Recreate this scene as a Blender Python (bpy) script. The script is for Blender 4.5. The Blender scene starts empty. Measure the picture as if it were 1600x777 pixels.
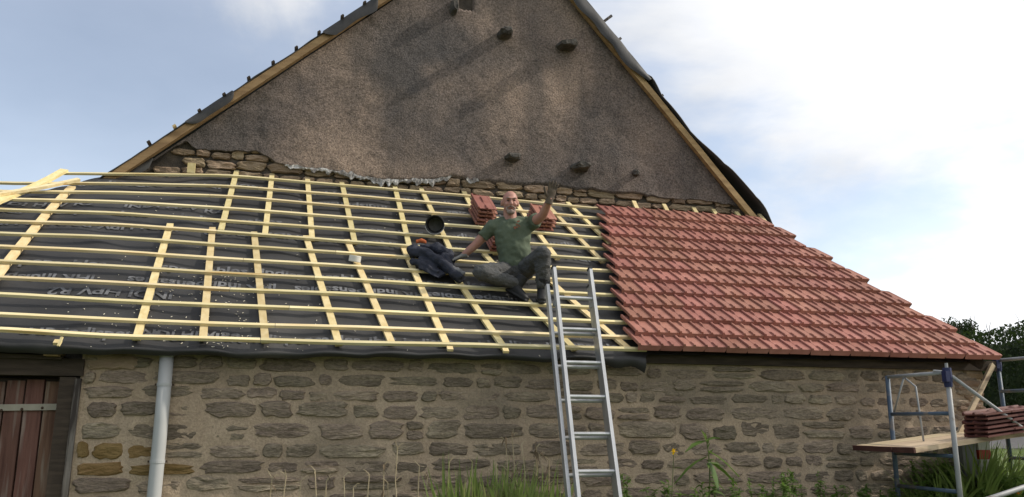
import bpy, bmesh, math, random
import numpy as np
from mathutils import Vector, Matrix, noise as mnoise

random.seed(7); np.random.seed(7)
SC = bpy.context.scene
COL = SC.collection
R = math.radians

# ------------------------------------------------------------------ camera
F_PX, YAW, PITCH, ROLL, EYE = 1280.0, 14.5, 12.0, 0.2, 1.6
_ya, _p, _r = R(YAW), R(PITCH), R(ROLL)
FW = Vector((math.sin(_ya)*math.cos(_p), math.cos(_ya)*math.cos(_p), math.sin(_p)))
_rt = Vector((math.cos(_ya), -math.sin(_ya), 0)); _up = _rt.cross(FW)
RT = _rt*math.cos(_r) + _up*math.sin(_r)
UP = -_rt*math.sin(_r) + _up*math.cos(_r)
CAM = Vector((0, 0, EYE))
cd = bpy.data.cameras.new('camera'); cam = bpy.data.objects.new('camera', cd); COL.objects.link(cam)
m3 = Matrix((RT, UP, -FW)).transposed()
cam.matrix_world = Matrix.Translation(CAM) @ m3.to_4x4()
cd.sensor_fit = 'HORIZONTAL'; cd.sensor_width = 36.0; cd.lens = 36.0*F_PX/1600.0
cd.clip_start = 0.05; cd.clip_end = 2000
SC.camera = cam

# ------------------------------------------------------------------ world, sun, exposure
SUN = Vector((0.79, -0.13, 0.60)).normalized()
w = bpy.data.worlds.new('World'); SC.world = w; w.use_nodes = True
nt = w.node_tree; nt.nodes.clear()
def N(nt, t, **kw):
    n = nt.nodes.new(t)
    for k, v in kw.items(): setattr(n, k, v)
    return n
def L(nt, a, b): nt.links.new(a, b)
def mathn(nt, op, a, b=None, clamp=False):
    n = N(nt, 'ShaderNodeMath', operation=op); n.use_clamp = clamp
    for i, v in enumerate((a, b)):
        if v is None: continue
        if isinstance(v, (int, float)): n.inputs[i].default_value = v
        else: L(nt, v, n.inputs[i])
    return n.outputs[0]
sky = N(nt, 'ShaderNodeTexSky', sky_type='NISHITA'); sky.sun_disc = False
sky.sun_elevation = math.asin(SUN.z); sky.sun_rotation = math.atan2(SUN.x, SUN.y)
sky.air_density = 1.0; sky.dust_density = 1.6; sky.ozone_density = 1.2
tc = N(nt, 'ShaderNodeTexCoord')
sep = N(nt, 'ShaderNodeSeparateXYZ'); L(nt, tc.outputs['Generated'], sep.inputs[0])
den = mathn(nt, 'ADD', mathn(nt, 'MAXIMUM', sep.outputs[2], 0.0), 0.22)
cx = mathn(nt, 'DIVIDE', sep.outputs[0], den); cy = mathn(nt, 'DIVIDE', sep.outputs[1], den)
cmb = N(nt, 'ShaderNodeCombineXYZ'); L(nt, cx, cmb.inputs[0]); L(nt, cy, cmb.inputs[1])
mp = N(nt, 'ShaderNodeMapping'); L(nt, cmb.outputs[0], mp.inputs[0]); mp.inputs['Location'].default_value = (3.1, 1.7, 0.4)
n1 = N(nt, 'ShaderNodeTexNoise'); n1.inputs['Scale'].default_value = 1.15; n1.inputs['Detail'].default_value = 9; n1.inputs['Roughness'].default_value = 0.56
n1.inputs['Distortion'].default_value = 0.25
L(nt, mp.outputs[0], n1.inputs['Vector'])
dp = N(nt, 'ShaderNodeVectorMath', operation='DOT_PRODUCT'); L(nt, tc.outputs['Generated'], dp.inputs[0]); dp.inputs[1].default_value = SUN
glow = mathn(nt, 'MULTIPLY', mathn(nt, 'SUBTRACT', dp.outputs['Value'], 0.34), 0.50)     # more and brighter cloud towards the sun
dens = mathn(nt, 'ADD', n1.outputs[0], glow)
rmp = N(nt, 'ShaderNodeMapRange'); rmp.interpolation_type = 'SMOOTHSTEP'
L(nt, dens, rmp.inputs[0]); rmp.inputs[1].default_value = 0.40; rmp.inputs[2].default_value = 0.58; rmp.inputs[3].default_value = 0.36
n2 = N(nt, 'ShaderNodeTexNoise'); n2.inputs['Scale'].default_value = 1.3; n2.inputs['Detail'].default_value = 6
mp2 = N(nt, 'ShaderNodeMapping'); L(nt, cmb.outputs[0], mp2.inputs[0]); mp2.inputs['Location'].default_value = (9.0, 4.0, 2.0)
L(nt, mp2.outputs[0], n2.inputs['Vector'])
lum = N(nt, 'ShaderNodeMapRange'); L(nt, n2.outputs[0], lum.inputs[0])
lum.inputs[1].default_value = 0.3; lum.inputs[2].default_value = 0.7; lum.inputs[3].default_value = 3.9; lum.inputs[4].default_value = 6.6
lum2 = mathn(nt, 'MULTIPLY', lum.outputs[0], mathn(nt, 'ADD', 0.86, mathn(nt, 'MULTIPLY', mathn(nt, 'MAXIMUM', dp.outputs['Value'], 0.0), 0.40)))
ccol = N(nt, 'ShaderNodeCombineColor'); 
L(nt, mathn(nt, 'MULTIPLY', lum2, 0.985), ccol.inputs[0]); L(nt, lum2, ccol.inputs[1]); L(nt, mathn(nt, 'MULTIPLY', lum2, 1.03), ccol.inputs[2])
mix = N(nt, 'ShaderNodeMix', data_type='RGBA'); L(nt, rmp.outputs[0], mix.inputs[0])
L(nt, sky.outputs[0], mix.inputs[6]); L(nt, ccol.outputs[0], mix.inputs[7])
bg = N(nt, 'ShaderNodeBackground'); L(nt, mix.outputs[2], bg.inputs[0]); bg.inputs[1].default_value = 0.15
wo = N(nt, 'ShaderNodeOutputWorld'); L(nt, bg.outputs[0], wo.inputs[0])

sl = bpy.data.lights.new('sun', 'SUN'); sl.energy = 2.7; sl.angle = R(1.6); sl.color = (1.0, 0.93, 0.82)
so = bpy.data.objects.new('sun', sl); COL.objects.link(so); so.rotation_euler = SUN.to_track_quat('Z', 'Y').to_euler()
SC.view_settings.view_transform = 'Standard'; SC.view_settings.look = 'None'
SC.view_settings.exposure = 0.35; SC.view_settings.gamma = 1.0

# ------------------------------------------------------------------ materials
def mat(name, c1, c2=None, scale=4, rough=0.8, bump=0.0, bscale=40, stretch=(1, 1, 1), rand=0.0, detail=6,
        c3=None, scale3=1.0, thr3=(0.5, 0.62), bdist=0.01, spec=0.3, trans=None, contrast=(0.3, 0.7), speck=None, streak=None):
    m = bpy.data.materials.new(name); m.use_nodes = True
    t = m.node_tree; p = t.nodes['Principled BSDF']
    p.inputs['Roughness'].default_value = rough; p.inputs['Specular IOR Level'].default_value = spec
    co = N(t, 'ShaderNodeTexCoord'); oi = N(t, 'ShaderNodeObjectInfo')
    mp = N(t, 'ShaderNodeMapping'); L(t, co.outputs['Object'], mp.inputs[0]); mp.inputs['Scale'].default_value = stretch
    if rand:                                                  # shift the pattern per piece
        vm = N(t, 'ShaderNodeVectorMath', operation='SCALE'); vm.inputs[0].default_value = (17, 31, 23); L(t, oi.outputs['Random'], vm.inputs['Scale'])
        L(t, vm.outputs[0], mp.inputs['Location'])
    no = N(t, 'ShaderNodeTexNoise'); no.inputs['Scale'].default_value = scale; no.inputs['Detail'].default_value = detail
    L(t, mp.outputs[0], no.inputs['Vector'])
    mr = N(t, 'ShaderNodeMapRange'); L(t, no.outputs[0], mr.inputs[0]); mr.inputs[1].default_value, mr.inputs[2].default_value = contrast
    mx = N(t, 'ShaderNodeMix', data_type='RGBA'); L(t, mr.outputs[0], mx.inputs[0])
    mx.inputs[6].default_value = (*c1, 1); mx.inputs[7].default_value = (*(c2 or c1), 1)
    out = mx.outputs[2]
    if c3:
        n3 = N(t, 'ShaderNodeTexNoise'); n3.inputs['Scale'].default_value = scale3; n3.inputs['Detail'].default_value = 7
        L(t, mp.outputs[0], n3.inputs['Vector'])
        r3 = N(t, 'ShaderNodeMapRange'); L(t, n3.outputs[0], r3.inputs[0]); r3.inputs[1].default_value, r3.inputs[2].default_value = thr3
        m3_ = N(t, 'ShaderNodeMix', data_type='RGBA'); L(t, r3.outputs[0], m3_.inputs[0]); L(t, out, m3_.inputs[6]); m3_.inputs[7].default_value = (*c3, 1)
        out = m3_.outputs[2]
    if streak:
        m_s = N(t, 'ShaderNodeMapping'); L(t, co.outputs['Object'], m_s.inputs[0]); m_s.inputs['Scale'].default_value = (1, 1, 0.16)
        n_s = N(t, 'ShaderNodeTexNoise'); n_s.inputs['Scale'].default_value = streak[0]; n_s.inputs['Detail'].default_value = 5; L(t, m_s.outputs[0], n_s.inputs['Vector'])
        r_s = N(t, 'ShaderNodeMapRange'); L(t, n_s.outputs[0], r_s.inputs[0]); r_s.inputs[1].default_value = 0.50; r_s.inputs[2].default_value = 0.68; r_s.inputs[4].default_value = streak[1]
        x_s = N(t, 'ShaderNodeMix', data_type='RGBA'); L(t, r_s.outputs[0], x_s.inputs[0]); L(t, out, x_s.inputs[6]); x_s.inputs[7].default_value = (*streak[2], 1); out = x_s.outputs[2]
    if speck:
        ns = N(t, 'ShaderNodeTexNoise'); ns.inputs['Scale'].default_value = speck[0]; ns.inputs['Detail'].default_value = 4; ns.inputs['Roughness'].default_value = 0.7
        L(t, mp.outputs[0], ns.inputs['Vector'])
        rs_ = N(t, 'ShaderNodeMapRange'); L(t, ns.outputs[0], rs_.inputs[0]); rs_.inputs[1].default_value = 0.36; rs_.inputs[2].default_value = 0.64; rs_.inputs[3].default_value = 1-speck[1]; rs_.inputs[4].default_value = 1+speck[1]
        vs_ = N(t, 'ShaderNodeVectorMath', operation='SCALE'); L(t, out, vs_.inputs[0]); L(t, rs_.outputs[0], vs_.inputs['Scale']); out = vs_.outputs[0]
    if rand:
        hv = N(t, 'ShaderNodeHueSaturation'); L(t, out, hv.inputs['Color'])
        v = N(t, 'ShaderNodeMapRange'); L(t, oi.outputs['Random'], v.inputs[0]); v.inputs[3].default_value = 1-rand; v.inputs[4].default_value = 1+rand
        L(t, v.outputs[0], hv.inputs['Value'])
        wn = N(t, 'ShaderNodeTexWhiteNoise', noise_dimensions='1D'); L(t, oi.outputs['Random'], wn.inputs['W'])
        h = N(t, 'ShaderNodeMapRange'); L(t, wn.outputs[0], h.inputs[0]); h.inputs[3].default_value = 0.5-rand*0.05; h.inputs[4].default_value = 0.5+rand*0.05
        L(t, h.outputs[0], hv.inputs['Hue']); out = hv.outputs[0]
    L(t, out, p.inputs['Base Color'])
    if bump:
        nb = N(t, 'ShaderNodeTexNoise'); nb.inputs['Scale'].default_value = bscale; nb.inputs['Detail'].default_value = 8; nb.inputs['Roughness'].default_value = 0.65
        L(t, mp.outputs[0], nb.inputs['Vector'])
        b = N(t, 'ShaderNodeBump'); b.inputs['Strength'].default_value = bump; b.inputs['Distance'].default_value = bdist
        L(t, nb.outputs[0], b.inputs['Height']); L(t, b.outputs[0], p.inputs['Normal'])
    if trans:
        p.inputs['Transmission Weight'].default_value = 0
        td = N(t, 'ShaderNodeBsdfTranslucent'); td.inputs[0].default_value = (*trans, 1)
        ms = N(t, 'ShaderNodeMixShader'); ms.inputs[0].default_value = 0.35
        o_ = t.nodes['Material Output']; L(t, p.outputs[0], ms.inputs[1]); L(t, td.outputs[0], ms.inputs[2]); L(t, ms.outputs[0], o_.inputs[0])
    return m

M = {}
M['batten'] = mat('pine_batten', (0.62, 0.49, 0.25), (0.78, 0.67, 0.41), 3, 0.75, 0.4, 60, (0.6, 8, 8), 0.20, bdist=0.002, c3=(0.50, 0.31, 0.10), scale3=2.2, thr3=(0.60, 0.72))
M['counter'] = mat('pine_counter_batten', (0.60, 0.46, 0.21), (0.73, 0.60, 0.33), 3, 0.75, 0.4, 60, (8, 0.6, 8), 0.18, bdist=0.002)
M['rafter'] = mat('rafter_timber', (0.25, 0.16, 0.075), (0.40, 0.27, 0.13), 3, 0.8, 0.4, 40, (1, 6, 6), 0.1, bdist=0.004)
M['underlay'] = mat('black_underlay', (0.030, 0.029, 0.029), (0.048, 0.046, 0.045), 1.2, 0.6, 0.3, 9, bdist=0.015, c3=(0.080, 0.075, 0.070), scale3=1.1, thr3=(0.56, 0.74), spec=0.35)
M['print'] = mat('grey_print', (0.17, 0.17, 0.175), (0.065, 0.065, 0.068), 9, 0.7, contrast=(0.40, 0.62))
M['tile'] = mat('clay_tile', (0.290, 0.124, 0.092), (0.365, 0.168, 0.128), 9, 0.62, 0.25, 120, rand=0.15, bdist=0.002, c3=(0.25, 0.105, 0.075), scale3=5, thr3=(0.55, 0.75), spec=0.12)
M['tile_shaded'] = mat('clay_tile_shaded', (0.105, 0.038, 0.031), (0.15, 0.054, 0.042), 9, 0.65, 0.25, 120, rand=0.11, bdist=0.002)  # same clay as the roof tiles, shade on the scaffold stack painted into its colour
M['mortar'] = mat('lime_mortar', (0.385, 0.290, 0.200), (0.455, 0.355, 0.250), 2.2, 0.95, 0.8, 55, bdist=0.014, c3=(0.25, 0.20, 0.145), scale3=1.4, thr3=(0.5, 0.68), speck=(55, 0.16))
M['stone'] = mat('wall_stone', (0.215, 0.168, 0.122), (0.310, 0.248, 0.182), 7, 0.92, 1.0, 30, (0.7, 1, 2.4), 0.22, bdist=0.03, c3=(0.345, 0.275, 0.195), scale3=5, thr3=(0.50, 0.62), speck=(38, 0.28))
M['ochre'] = mat('ochre_stone', (0.20, 0.125, 0.045), (0.30, 0.20, 0.085), 8, 0.95, 1.0, 24, (0.8, 1, 2), 0.1, bdist=0.03)
M['gstone'] = mat('gable_stone', (0.22, 0.155, 0.10), (0.36, 0.265, 0.175), 6, 0.92, 0.9, 26, (0.8, 1, 2), 0.22, bdist=0.02)
M['gback'] = mat('gable_core', (0.05, 0.042, 0.035), (0.13, 0.105, 0.08), 6, 0.95, 0.8, 30, bdist=0.02)
M['render'] = mat('roughcast_render', (0.150, 0.120, 0.104), (0.320, 0.238, 0.182), 0.9, 0.95, 1.0, 60, bdist=0.022, c3=(0.105, 0.092, 0.086), scale3=0.55, thr3=(0.44, 0.62), contrast=(0.36, 0.64), speck=(42, 0.45), streak=(1.6, 0.75, (0.095, 0.083, 0.076)))
M['plaster'] = mat('white_plaster', (0.60, 0.58, 0.55), (0.24, 0.22, 0.205), 9, 0.9, 0.8, 30, bdist=0.03, contrast=(0.38, 0.6))
M['corbel'] = mat('weathered_corbel', (0.055, 0.050, 0.045), (0.120, 0.108, 0.092), 9, 0.95, 1.0, 30, bdist=0.02)
M['oldwood'] = mat('weathered_door_wood', (0.095, 0.045, 0.032), (0.185, 0.098, 0.068), 4, 0.85, 0.6, 30, (7, 7, 0.5), 0.3, bdist=0.006, c3=(0.26, 0.205, 0.165), scale3=3, thr3=(0.53, 0.70))
M['jamb'] = mat('weathered_jamb', (0.10, 0.085, 0.070), (0.24, 0.215, 0.19), 5, 0.9, 0.6, 30, (7, 7, 0.6), bdist=0.006, c3=(0.05, 0.04, 0.035), scale3=4)
M['darkwood'] = mat('dark_old_beam', (0.035, 0.026, 0.019), (0.075, 0.055, 0.040), 5, 0.9, 0.5, 30, (0.8, 6, 6), bdist=0.006)
M['hinge'] = mat('painted_hinge', (0.36, 0.33, 0.26), (0.26, 0.23, 0.18), 8, 0.6, 0.2, 50)
M['nail'] = mat('rusty_nail', (0.05, 0.03, 0.02), (0.08, 0.05, 0.03), 8, 0.7)
M['pvc'] = mat('grey_pvc', (0.46, 0.46, 0.45), (0.40, 0.40, 0.39), 3, 0.42, spec=0.4)
M['alu'] = mat('aluminium', (0.55, 0.55, 0.55), (0.42, 0.42, 0.42), 12, 0.42, 0.15, 60, (1, 1, 0.3)); 
M['alu'].node_tree.nodes['Principled BSDF'].inputs['Metallic'].default_value = 0.65
M['blue'] = mat('blue_scaffold_paint', (0.055, 0.085, 0.13), (0.10, 0.13, 0.165), 9, 0.5, 0.2, 60, c3=(0.20, 0.17, 0.14), scale3=6, thr3=(0.56, 0.68))
M['steel'] = mat('galvanised_tube', (0.28, 0.28, 0.28), (0.36, 0.355, 0.34), 9, 0.5, 0.2, 60, c3=(0.16, 0.12, 0.09), scale3=6, thr3=(0.6, 0.7))
M['clamp'] = mat('navy_clamp', (0.018, 0.022, 0.07), (0.03, 0.035, 0.09), 9, 0.5)
M['plank'] = mat('scaffold_plank', (0.42, 0.32, 0.20), (0.56, 0.45, 0.30), 4, 0.85, 0.4, 40, (0.6, 7, 7), 0.18, bdist=0.004, c3=(0.25, 0.18, 0.12), scale3=2, thr3=(0.58, 0.72))
M['plank_end'] = mat('painted_plank_end', (0.060, 0.022, 0.018), (0.10, 0.04, 0.03), 9, 0.8)
M['skin'] = mat('skin', (0.46, 0.245, 0.185), (0.39, 0.185, 0.140), 14, 0.55, spec=0.35)
M['shirt'] = mat('green_tshirt', (0.105, 0.128, 0.085), (0.085, 0.106, 0.070), 6, 0.9, 0.5, 9, bdist=0.02)
M['trouser'] = mat('grey_trousers', (0.066, 0.066, 0.066), (0.092, 0.091, 0.087), 5, 0.9, 0.9, 14, (1, 1, 2.2), bdist=0.03)
M['boot'] = mat('black_boot', (0.014, 0.014, 0.015), (0.024, 0.023, 0.022), 9, 0.6, 0.3, 30)
M['glove'] = mat('grey_work_glove', (0.26, 0.25, 0.23), (0.17, 0.165, 0.155), 14, 0.85, 0.3, 60)
M['glove_palm'] = mat('brown_glove', (0.15, 0.115, 0.085), (0.10, 0.078, 0.06), 14, 0.85, 0.3, 60)
M['beard'] = mat('grey_beard', (0.31, 0.25, 0.215), (0.22, 0.15, 0.125), 60, 0.9)
M['eye'] = mat('dark_eye', (0.03, 0.02, 0.018))
M['lip'] = mat('lip', (0.30, 0.12, 0.10))
M['redprint'] = mat('red_shirt_print', (0.26, 0.075, 0.04), (0.12, 0.075, 0.045), 30, 0.9)
M['navy'] = mat('navy_jacket', (0.016, 0.018, 0.028), (0.028, 0.031, 0.045), 6, 0.75, 0.8, 12, bdist=0.03)
M['orange'] = mat('orange_lining', (0.50, 0.12, 0.03), (0.36, 0.09, 0.03), 9, 0.8)
M['greycloth'] = mat('grey_cuff', (0.10, 0.10, 0.105), (0.15, 0.15, 0.15), 9, 0.85)
M['rubber'] = mat('black_rubber', (0.012, 0.012, 0.013), (0.03, 0.029, 0.028), 7, 0.55)
M['cement'] = mat('cement_splash', (0.22, 0.21, 0.20), (0.14, 0.13, 0.12), 20, 0.9)
M['whiteplastic'] = mat('white_plastic', (0.70, 0.68, 0.63), (0.60, 0.58, 0.53), 9, 0.5)
M['redpaint'] = mat('red_paint', (0.50, 0.06, 0.03), (0.42, 0.05, 0.03), 9, 0.5)
M['greyp'] = mat('grey_concrete', (0.27, 0.27, 0.265), (0.2, 0.2, 0.195), 9, 0.9)
M['grass'] = mat('grass_ground', (0.045, 0.075, 0.018), (0.10, 0.13, 0.035), 3, 0.95, 0.6, 20, bdist=0.05, c3=(0.13, 0.105, 0.06), scale3=0.7, thr3=(0.56, 0.7))
M['asphalt'] = mat('asphalt', (0.085, 0.08, 0.082), (0.12, 0.115, 0.112), 9, 0.9, 0.3, 80)
M['leaf'] = mat('green_leaf', (0.075, 0.135, 0.028), (0.15, 0.225, 0.055), 3, 0.55, trans=(0.18, 0.30, 0.05))
M['blade'] = mat('strap_leaf', (0.115, 0.175, 0.040), (0.25, 0.31, 0.09), 2.5, 0.5, trans=(0.24, 0.34, 0.07), c3=(0.36, 0.30, 0.14), scale3=3, thr3=(0.60, 0.70))
M['paleleaf'] = mat('pale_leaf_underside', (0.36, 0.42, 0.28), (0.46, 0.50, 0.37), 5, 0.6, trans=(0.2, 0.3, 0.1))
M['dry'] = mat('dry_stalk', (0.34, 0.26, 0.15), (0.48, 0.40, 0.27), 6, 0.9)
M['drybrown'] = mat('withered_leaf', (0.12, 0.085, 0.05), (0.19, 0.14, 0.085), 6, 0.9)
M['stem'] = mat('green_stem', (0.10, 0.13, 0.04), (0.16, 0.17, 0.07), 6, 0.8)
M['yellow'] = mat('yellow_petal', (0.80, 0.58, 0.02), (0.80, 0.50, 0.01), 9, 0.6)
M['orangeflower'] = mat('orange_petal', (0.80, 0.30, 0.02), (0.75, 0.22, 0.01), 9, 0.6)
M['hedge'] = mat('hedge_leaf', (0.016, 0.030, 0.011), (0.040, 0.062, 0.020), 1.1, 0.8, trans=(0.03, 0.05, 0.01))
M['bark'] = mat('bark', (0.06, 0.045, 0.03), (0.11, 0.085, 0.06), 9, 0.9, 0.6, 30)
M['chip'] = mat('pale_wood_chip', (0.62, 0.55, 0.42), (0.7, 0.66, 0.55), 20, 0.9)

# ------------------------------------------------------------------ object helpers
def link(name, me, m, parent=None, smooth=False):
    if m is not None and not me.materials: me.materials.append(m)
    if smooth:
        for p in me.polygons: p.use_smooth = True
    o = bpy.data.objects.new(name, me); COL.objects.link(o)
    if parent: o.parent = parent
    return o
def obj(name, vf, m, parent=None, smooth=False):
    v, f = vf
    me = bpy.data.meshes.new(name); me.from_pydata([tuple(a) for a in v], [], f); me.update()
    return link(name, me, m, parent, smooth)
def thing(name, label, cat, group=None, loc=(0, 0, 0)):
    o = bpy.data.objects.new(name, None); COL.objects.link(o); o.location = loc; o.empty_display_size = 0.1
    tag(o, label, cat, group); return o
def tag(o, label, cat, group=None, kind=None):
    o['label'] = label; o['category'] = cat
    if group: o['group'] = group
    if kind: o['kind'] = kind
    return o
def join(*vfs):
    V, Fc = [], []
    for v, f in vfs:
        n = len(V); V += list(v); Fc += [tuple([i+n for i in q]) for q in f]
    return V, Fc
def sweep(pts, w, h, up=Vector((0, 0, 1)), jit=0.0, uprot=None):
    """rectangular beam along a polyline; w across, h along up"""
    pts = [Vector(p) for p in pts]; V, Fc = [], []
    for i, p in enumerate(pts):
        d = (pts[min(i+1, len(pts)-1)] - pts[max(i-1, 0)]).normalized()
        s = d.cross(up).normalized(); u = s.cross(d).normalized()
        j = 1+random.uniform(-jit, jit)
        for a, b in ((-1, -1), (1, -1), (1, 1), (-1, 1)): V.append(p + s*(a*w/2*j) + u*(b*h/2*j))
    n = len(pts)
    for i in range(n-1):
        for k in range(4): Fc.append((i*4+k, i*4+(k+1) % 4, i*4+4+(k+1) % 4, i*4+4+k))
    Fc.append((3, 2, 1, 0)); Fc.append(tuple((n-1)*4+k for k in range(4)))
    return V, Fc
def tube(pts, rad, seg=10, cap=True, ex=None):
    """round tube along pts; rad scalar, list, or list of (ra, rb) with axis hint ex"""
    pts = [Vector(p) for p in pts]; n = len(pts)
    if not isinstance(rad, (list, tuple)): rad = [rad]*n
    V, Fc = [], []; prev = None
    for i, p in enumerate(pts):
        d = (pts[min(i+1, n-1)] - pts[max(i-1, 0)])
        d = d.normalized() if d.length > 1e-9 else Vector((0, 0, 1))
        a = (ex or prev or (Vector((1, 0, 0)) if abs(d.x) < 0.8 else Vector((0, 1, 0))))
        a = (a - d*a.dot(d)).normalized(); b = d.cross(a); prev = a
        r = rad[i]; ra, rb = r if isinstance(r, (list, tuple)) else (r, r)
        for k in range(seg):
            t = 2*math.pi*k/seg; V.append(p + a*(ra*math.cos(t)) + b*(rb*math.sin(t)))
    for i in range(n-1):
        for k in range(seg): Fc.append((i*seg+k, i*seg+(k+1) % seg, (i+1)*seg+(k+1) % seg, (i+1)*seg+k))
    if cap: Fc.append(tuple(range(seg-1, -1, -1))); Fc.append(tuple((n-1)*seg+k for k in range(seg)))
    return V, Fc
def ball(c, r, rot=None, nu=14, nv=9):
    c = Vector(c); r = r if isinstance(r, (list, tuple)) else (r, r, r); V, Fc = [], []
    for j in range(nv+1):
        ph = math.pi*(j+0.02)/(nv+0.04)
        for i in range(nu):
            th = 2*math.pi*i/nu
            q = Vector((r[0]*math.sin(ph)*math.cos(th), r[1]*math.sin(ph)*math.sin(th), r[2]*math.cos(ph)))
            V.append(c + (rot @ q if rot else q))
    for j in range(nv):
        for i in range(nu): Fc.append((j*nu+i, (j+1)*nu+i, (j+1)*nu+(i+1) % nu, j*nu+(i+1) % nu))
    Fc.append(tuple(range(nu))); Fc.append(tuple(nv*nu+i for i in range(nu-1, -1, -1)))
    return V, Fc
def box(c, s, rot=None):
    c = Vector(c); V = []
    for x in (-1, 1):
        for y in (-1, 1):
            for z in (-1, 1):
                q = Vector((x*s[0]/2, y*s[1]/2, z*s[2]/2)); V.append(c + (rot @ q if rot else q))
    return V, [(0, 1, 3, 2), (4, 6, 7, 5), (0, 4, 5, 1), (2, 3, 7, 6), (0, 2, 6, 4), (1, 5, 7, 3)]
def lathe(prof, c, rot=None, seg=24):
    V, Fc = [], []; c = Vector(c)
    for r, z in prof:
        for k in range(seg):
            t = 2*math.pi*k/seg; q = Vector((r*math.cos(t), r*math.sin(t), z)); V.append(c + (rot @ q if rot else q))
    for i in range(len(prof)-1):
        for k in range(seg): Fc.append((i*seg+k, i*seg+(k+1) % seg, (i+1)*seg+(k+1) % seg, (i+1)*seg+k))
    return V, Fc
TMP = bpy.data.scenes.new('workbench')
def remesh(name, vf, m, parent, vox=0.009, it=4, fac=0.6, disp=0.0, dscale=6.0):
    o = obj(name, vf, m, parent)
    md = o.modifiers.new('r', 'REMESH'); md.mode = 'VOXEL'; md.voxel_size = vox
    ms = o.modifiers.new('s', 'SMOOTH'); ms.iterations = it; ms.factor = fac
    COL.objects.unlink(o); o.parent = None; TMP.collection.objects.link(o)         # evaluate alone: quicker
    vl = TMP.view_layers[0]; vl.update(); dg = vl.depsgraph
    me = bpy.data.meshes.new_from_object(o.evaluated_get(dg)); o.modifiers.clear(); old = o.data; o.data = me; bpy.data.meshes.remove(old)
    TMP.collection.objects.unlink(o); COL.objects.link(o); o.parent = parent
    me.name = name
    if disp:
        nrm_ = [v.normal.copy() for v in me.vertices]
        for v, nv_ in zip(me.vertices, nrm_):
            v.co += nv_*(disp*mnoise.noise(Vector((v.co.x*dscale, v.co.y*dscale, v.co.z*dscale*1.6))) + disp*0.6*mnoise.noise(v.co*dscale*2.7))
    if not me.materials: me.materials.append(m)
    for p in me.polygons: p.use_smooth = True
    return o
def fbm(x, y, z, s, o=4): return mnoise.fractal(Vector((x*s, y*s, z*s)), 0.9, 2.1, o)
def ray(px, py): return FW + RT*((px-800)/F_PX) + UP*((388.5-py)/F_PX)
def aty(px, py, y):
    r = ray(px, py); return CAM + r*(y/r.y)

# ------------------------------------------------------------------ the lean-to roof surface (rows of battens, top row first)
YI = [9.648, 9.379, 9.124, 8.86, 8.595, 8.352, 8.126, 7.895, 7.664, 7.437, 7.208, 6.981, 6.8]
PXR = {0: [270, 286.7, 299.8, 311.7, 328.5, 346.4, 365.8, 385.6, 408.7, 434.1, 460.2, 491.2, 514.3],
       180: [272.5, 287.5, 301.3, 315.4, 333.4, 350.9, 371.4, 393.8, 416.6, 442.3, 470.7, 500.5, 526.3],
       360: [274.4, 291.2, 307.2, 325.9, 345.7, 363.6, 383.7, 405.4, 428.5, 452.8, 478.1, 507.6, 530.4],
       550: [291.3, 306.2, 323.5, 341, 359.8, 378.6, 396.4, 416.4, 437.5, 460.1, 485.1, 511.9, 536.0],
       740: [306.8, 322.8, 337.8, 354.6, 374, 391.9, 409.8, 429.2, 449.7, 471.3, 494.5, 518.7, 539.3],
       930: [326, 341, 355.1, 371.9, 388.4, 405.1, 422.3, 440.6, 460.4, 480.9, 502.5, 525.7, 544.3]}
RX = [[aty(c, PXR[c][i], YI[i]).x for c in PXR] for i in range(13)]
RZ = [[aty(c, PXR[c][i], YI[i]).z for c in PXR] for i in range(13)]
GX = np.arange(-6.0, 8.01, 0.05)
ROWZ = []
for i in range(13):
    zr = np.interp(GX, RX[i], RZ[i])
    k = np.hanning(15); k /= k.sum(); ROWZ.append(np.convolve(np.pad(zr, 7, mode='edge'), k, 'valid'))
ROWZ = np.array(ROWZ)
def zs(x, y):
    f = min(max((x+6.0)/0.05, 0), len(GX)-1.001); a = int(f); t = f-a
    z = ROWZ[:, a]*(1-t) + ROWZ[:, a+1]*t
    if y < YI[-1]: return z[12] + (y-YI[12])*0.73
    if y > YI[0]: return z[0] + (y-YI[0])*(z[0]-z[1])/(YI[0]-YI[1])
    return float(np.interp(y, YI[::-1], z[::-1]))
PR = R(36.5); NR = Vector((0, -math.sin(PR), math.cos(PR))); UPS = Vector((0, math.cos(PR), math.sin(PR)))
def S(x, y, off=0.0): return Vector((x, y, zs(x, y))) + NR*off
def hit(px, py):
    r = ray(px, py); a, b = 6.0, 10.3
    for _ in range(36):
        m = (a+b)/2; P = CAM + r*(m/r.y)
        if P.z > zs(P.x, m): a = m
        else: b = m
    return CAM + r*(a/r.y)
YW = 7.02          # face of the lean-to wall
YG = 9.80          # face of the gable wall

# ------------------------------------------------------------------ ground
def sst(a, b, x): t = min(max((x-a)/(b-a), 0), 1); return t*t*(3-2*t)
def ground(x, y):
    g = 0.45*sst(-1, 3.5, x) + 0.45*sst(3.5, 9, x)
    if x > 3: g += sst(3, 9, x)*(0.045*max(0, min(y, 16)-8) + 0.10*max(0, min(y, 24)-16) + 0.012*max(0, y-24))
    return g + 0.03*mnoise.noise(Vector((x*0.5, y*0.5, 0)))
def axis(lo, hi, c, s0):
    out = [c]; d = s0
    while out[-1] < hi: out.append(out[-1]+d); d *= 1.06
    d = s0; l = []
    q = c
    while q > lo: q -= d; d *= 1.06; l.append(q)
    return l[::-1]+out
ax, ay = axis(-300, 400, 6, 0.25), axis(-60, 500, 8, 0.25)
V = [(x, y, ground(x, y)) for y in ay for x in ax]; nx = len(ax)
g = obj('ground', (V, [(j*nx+i, j*nx+i+1, (j+1)*nx+i+1, (j+1)*nx+i) for j in range(len(ay)-1) for i in range(nx-1)]), M['grass'], smooth=True)
g['kind'] = 'structure'
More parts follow.
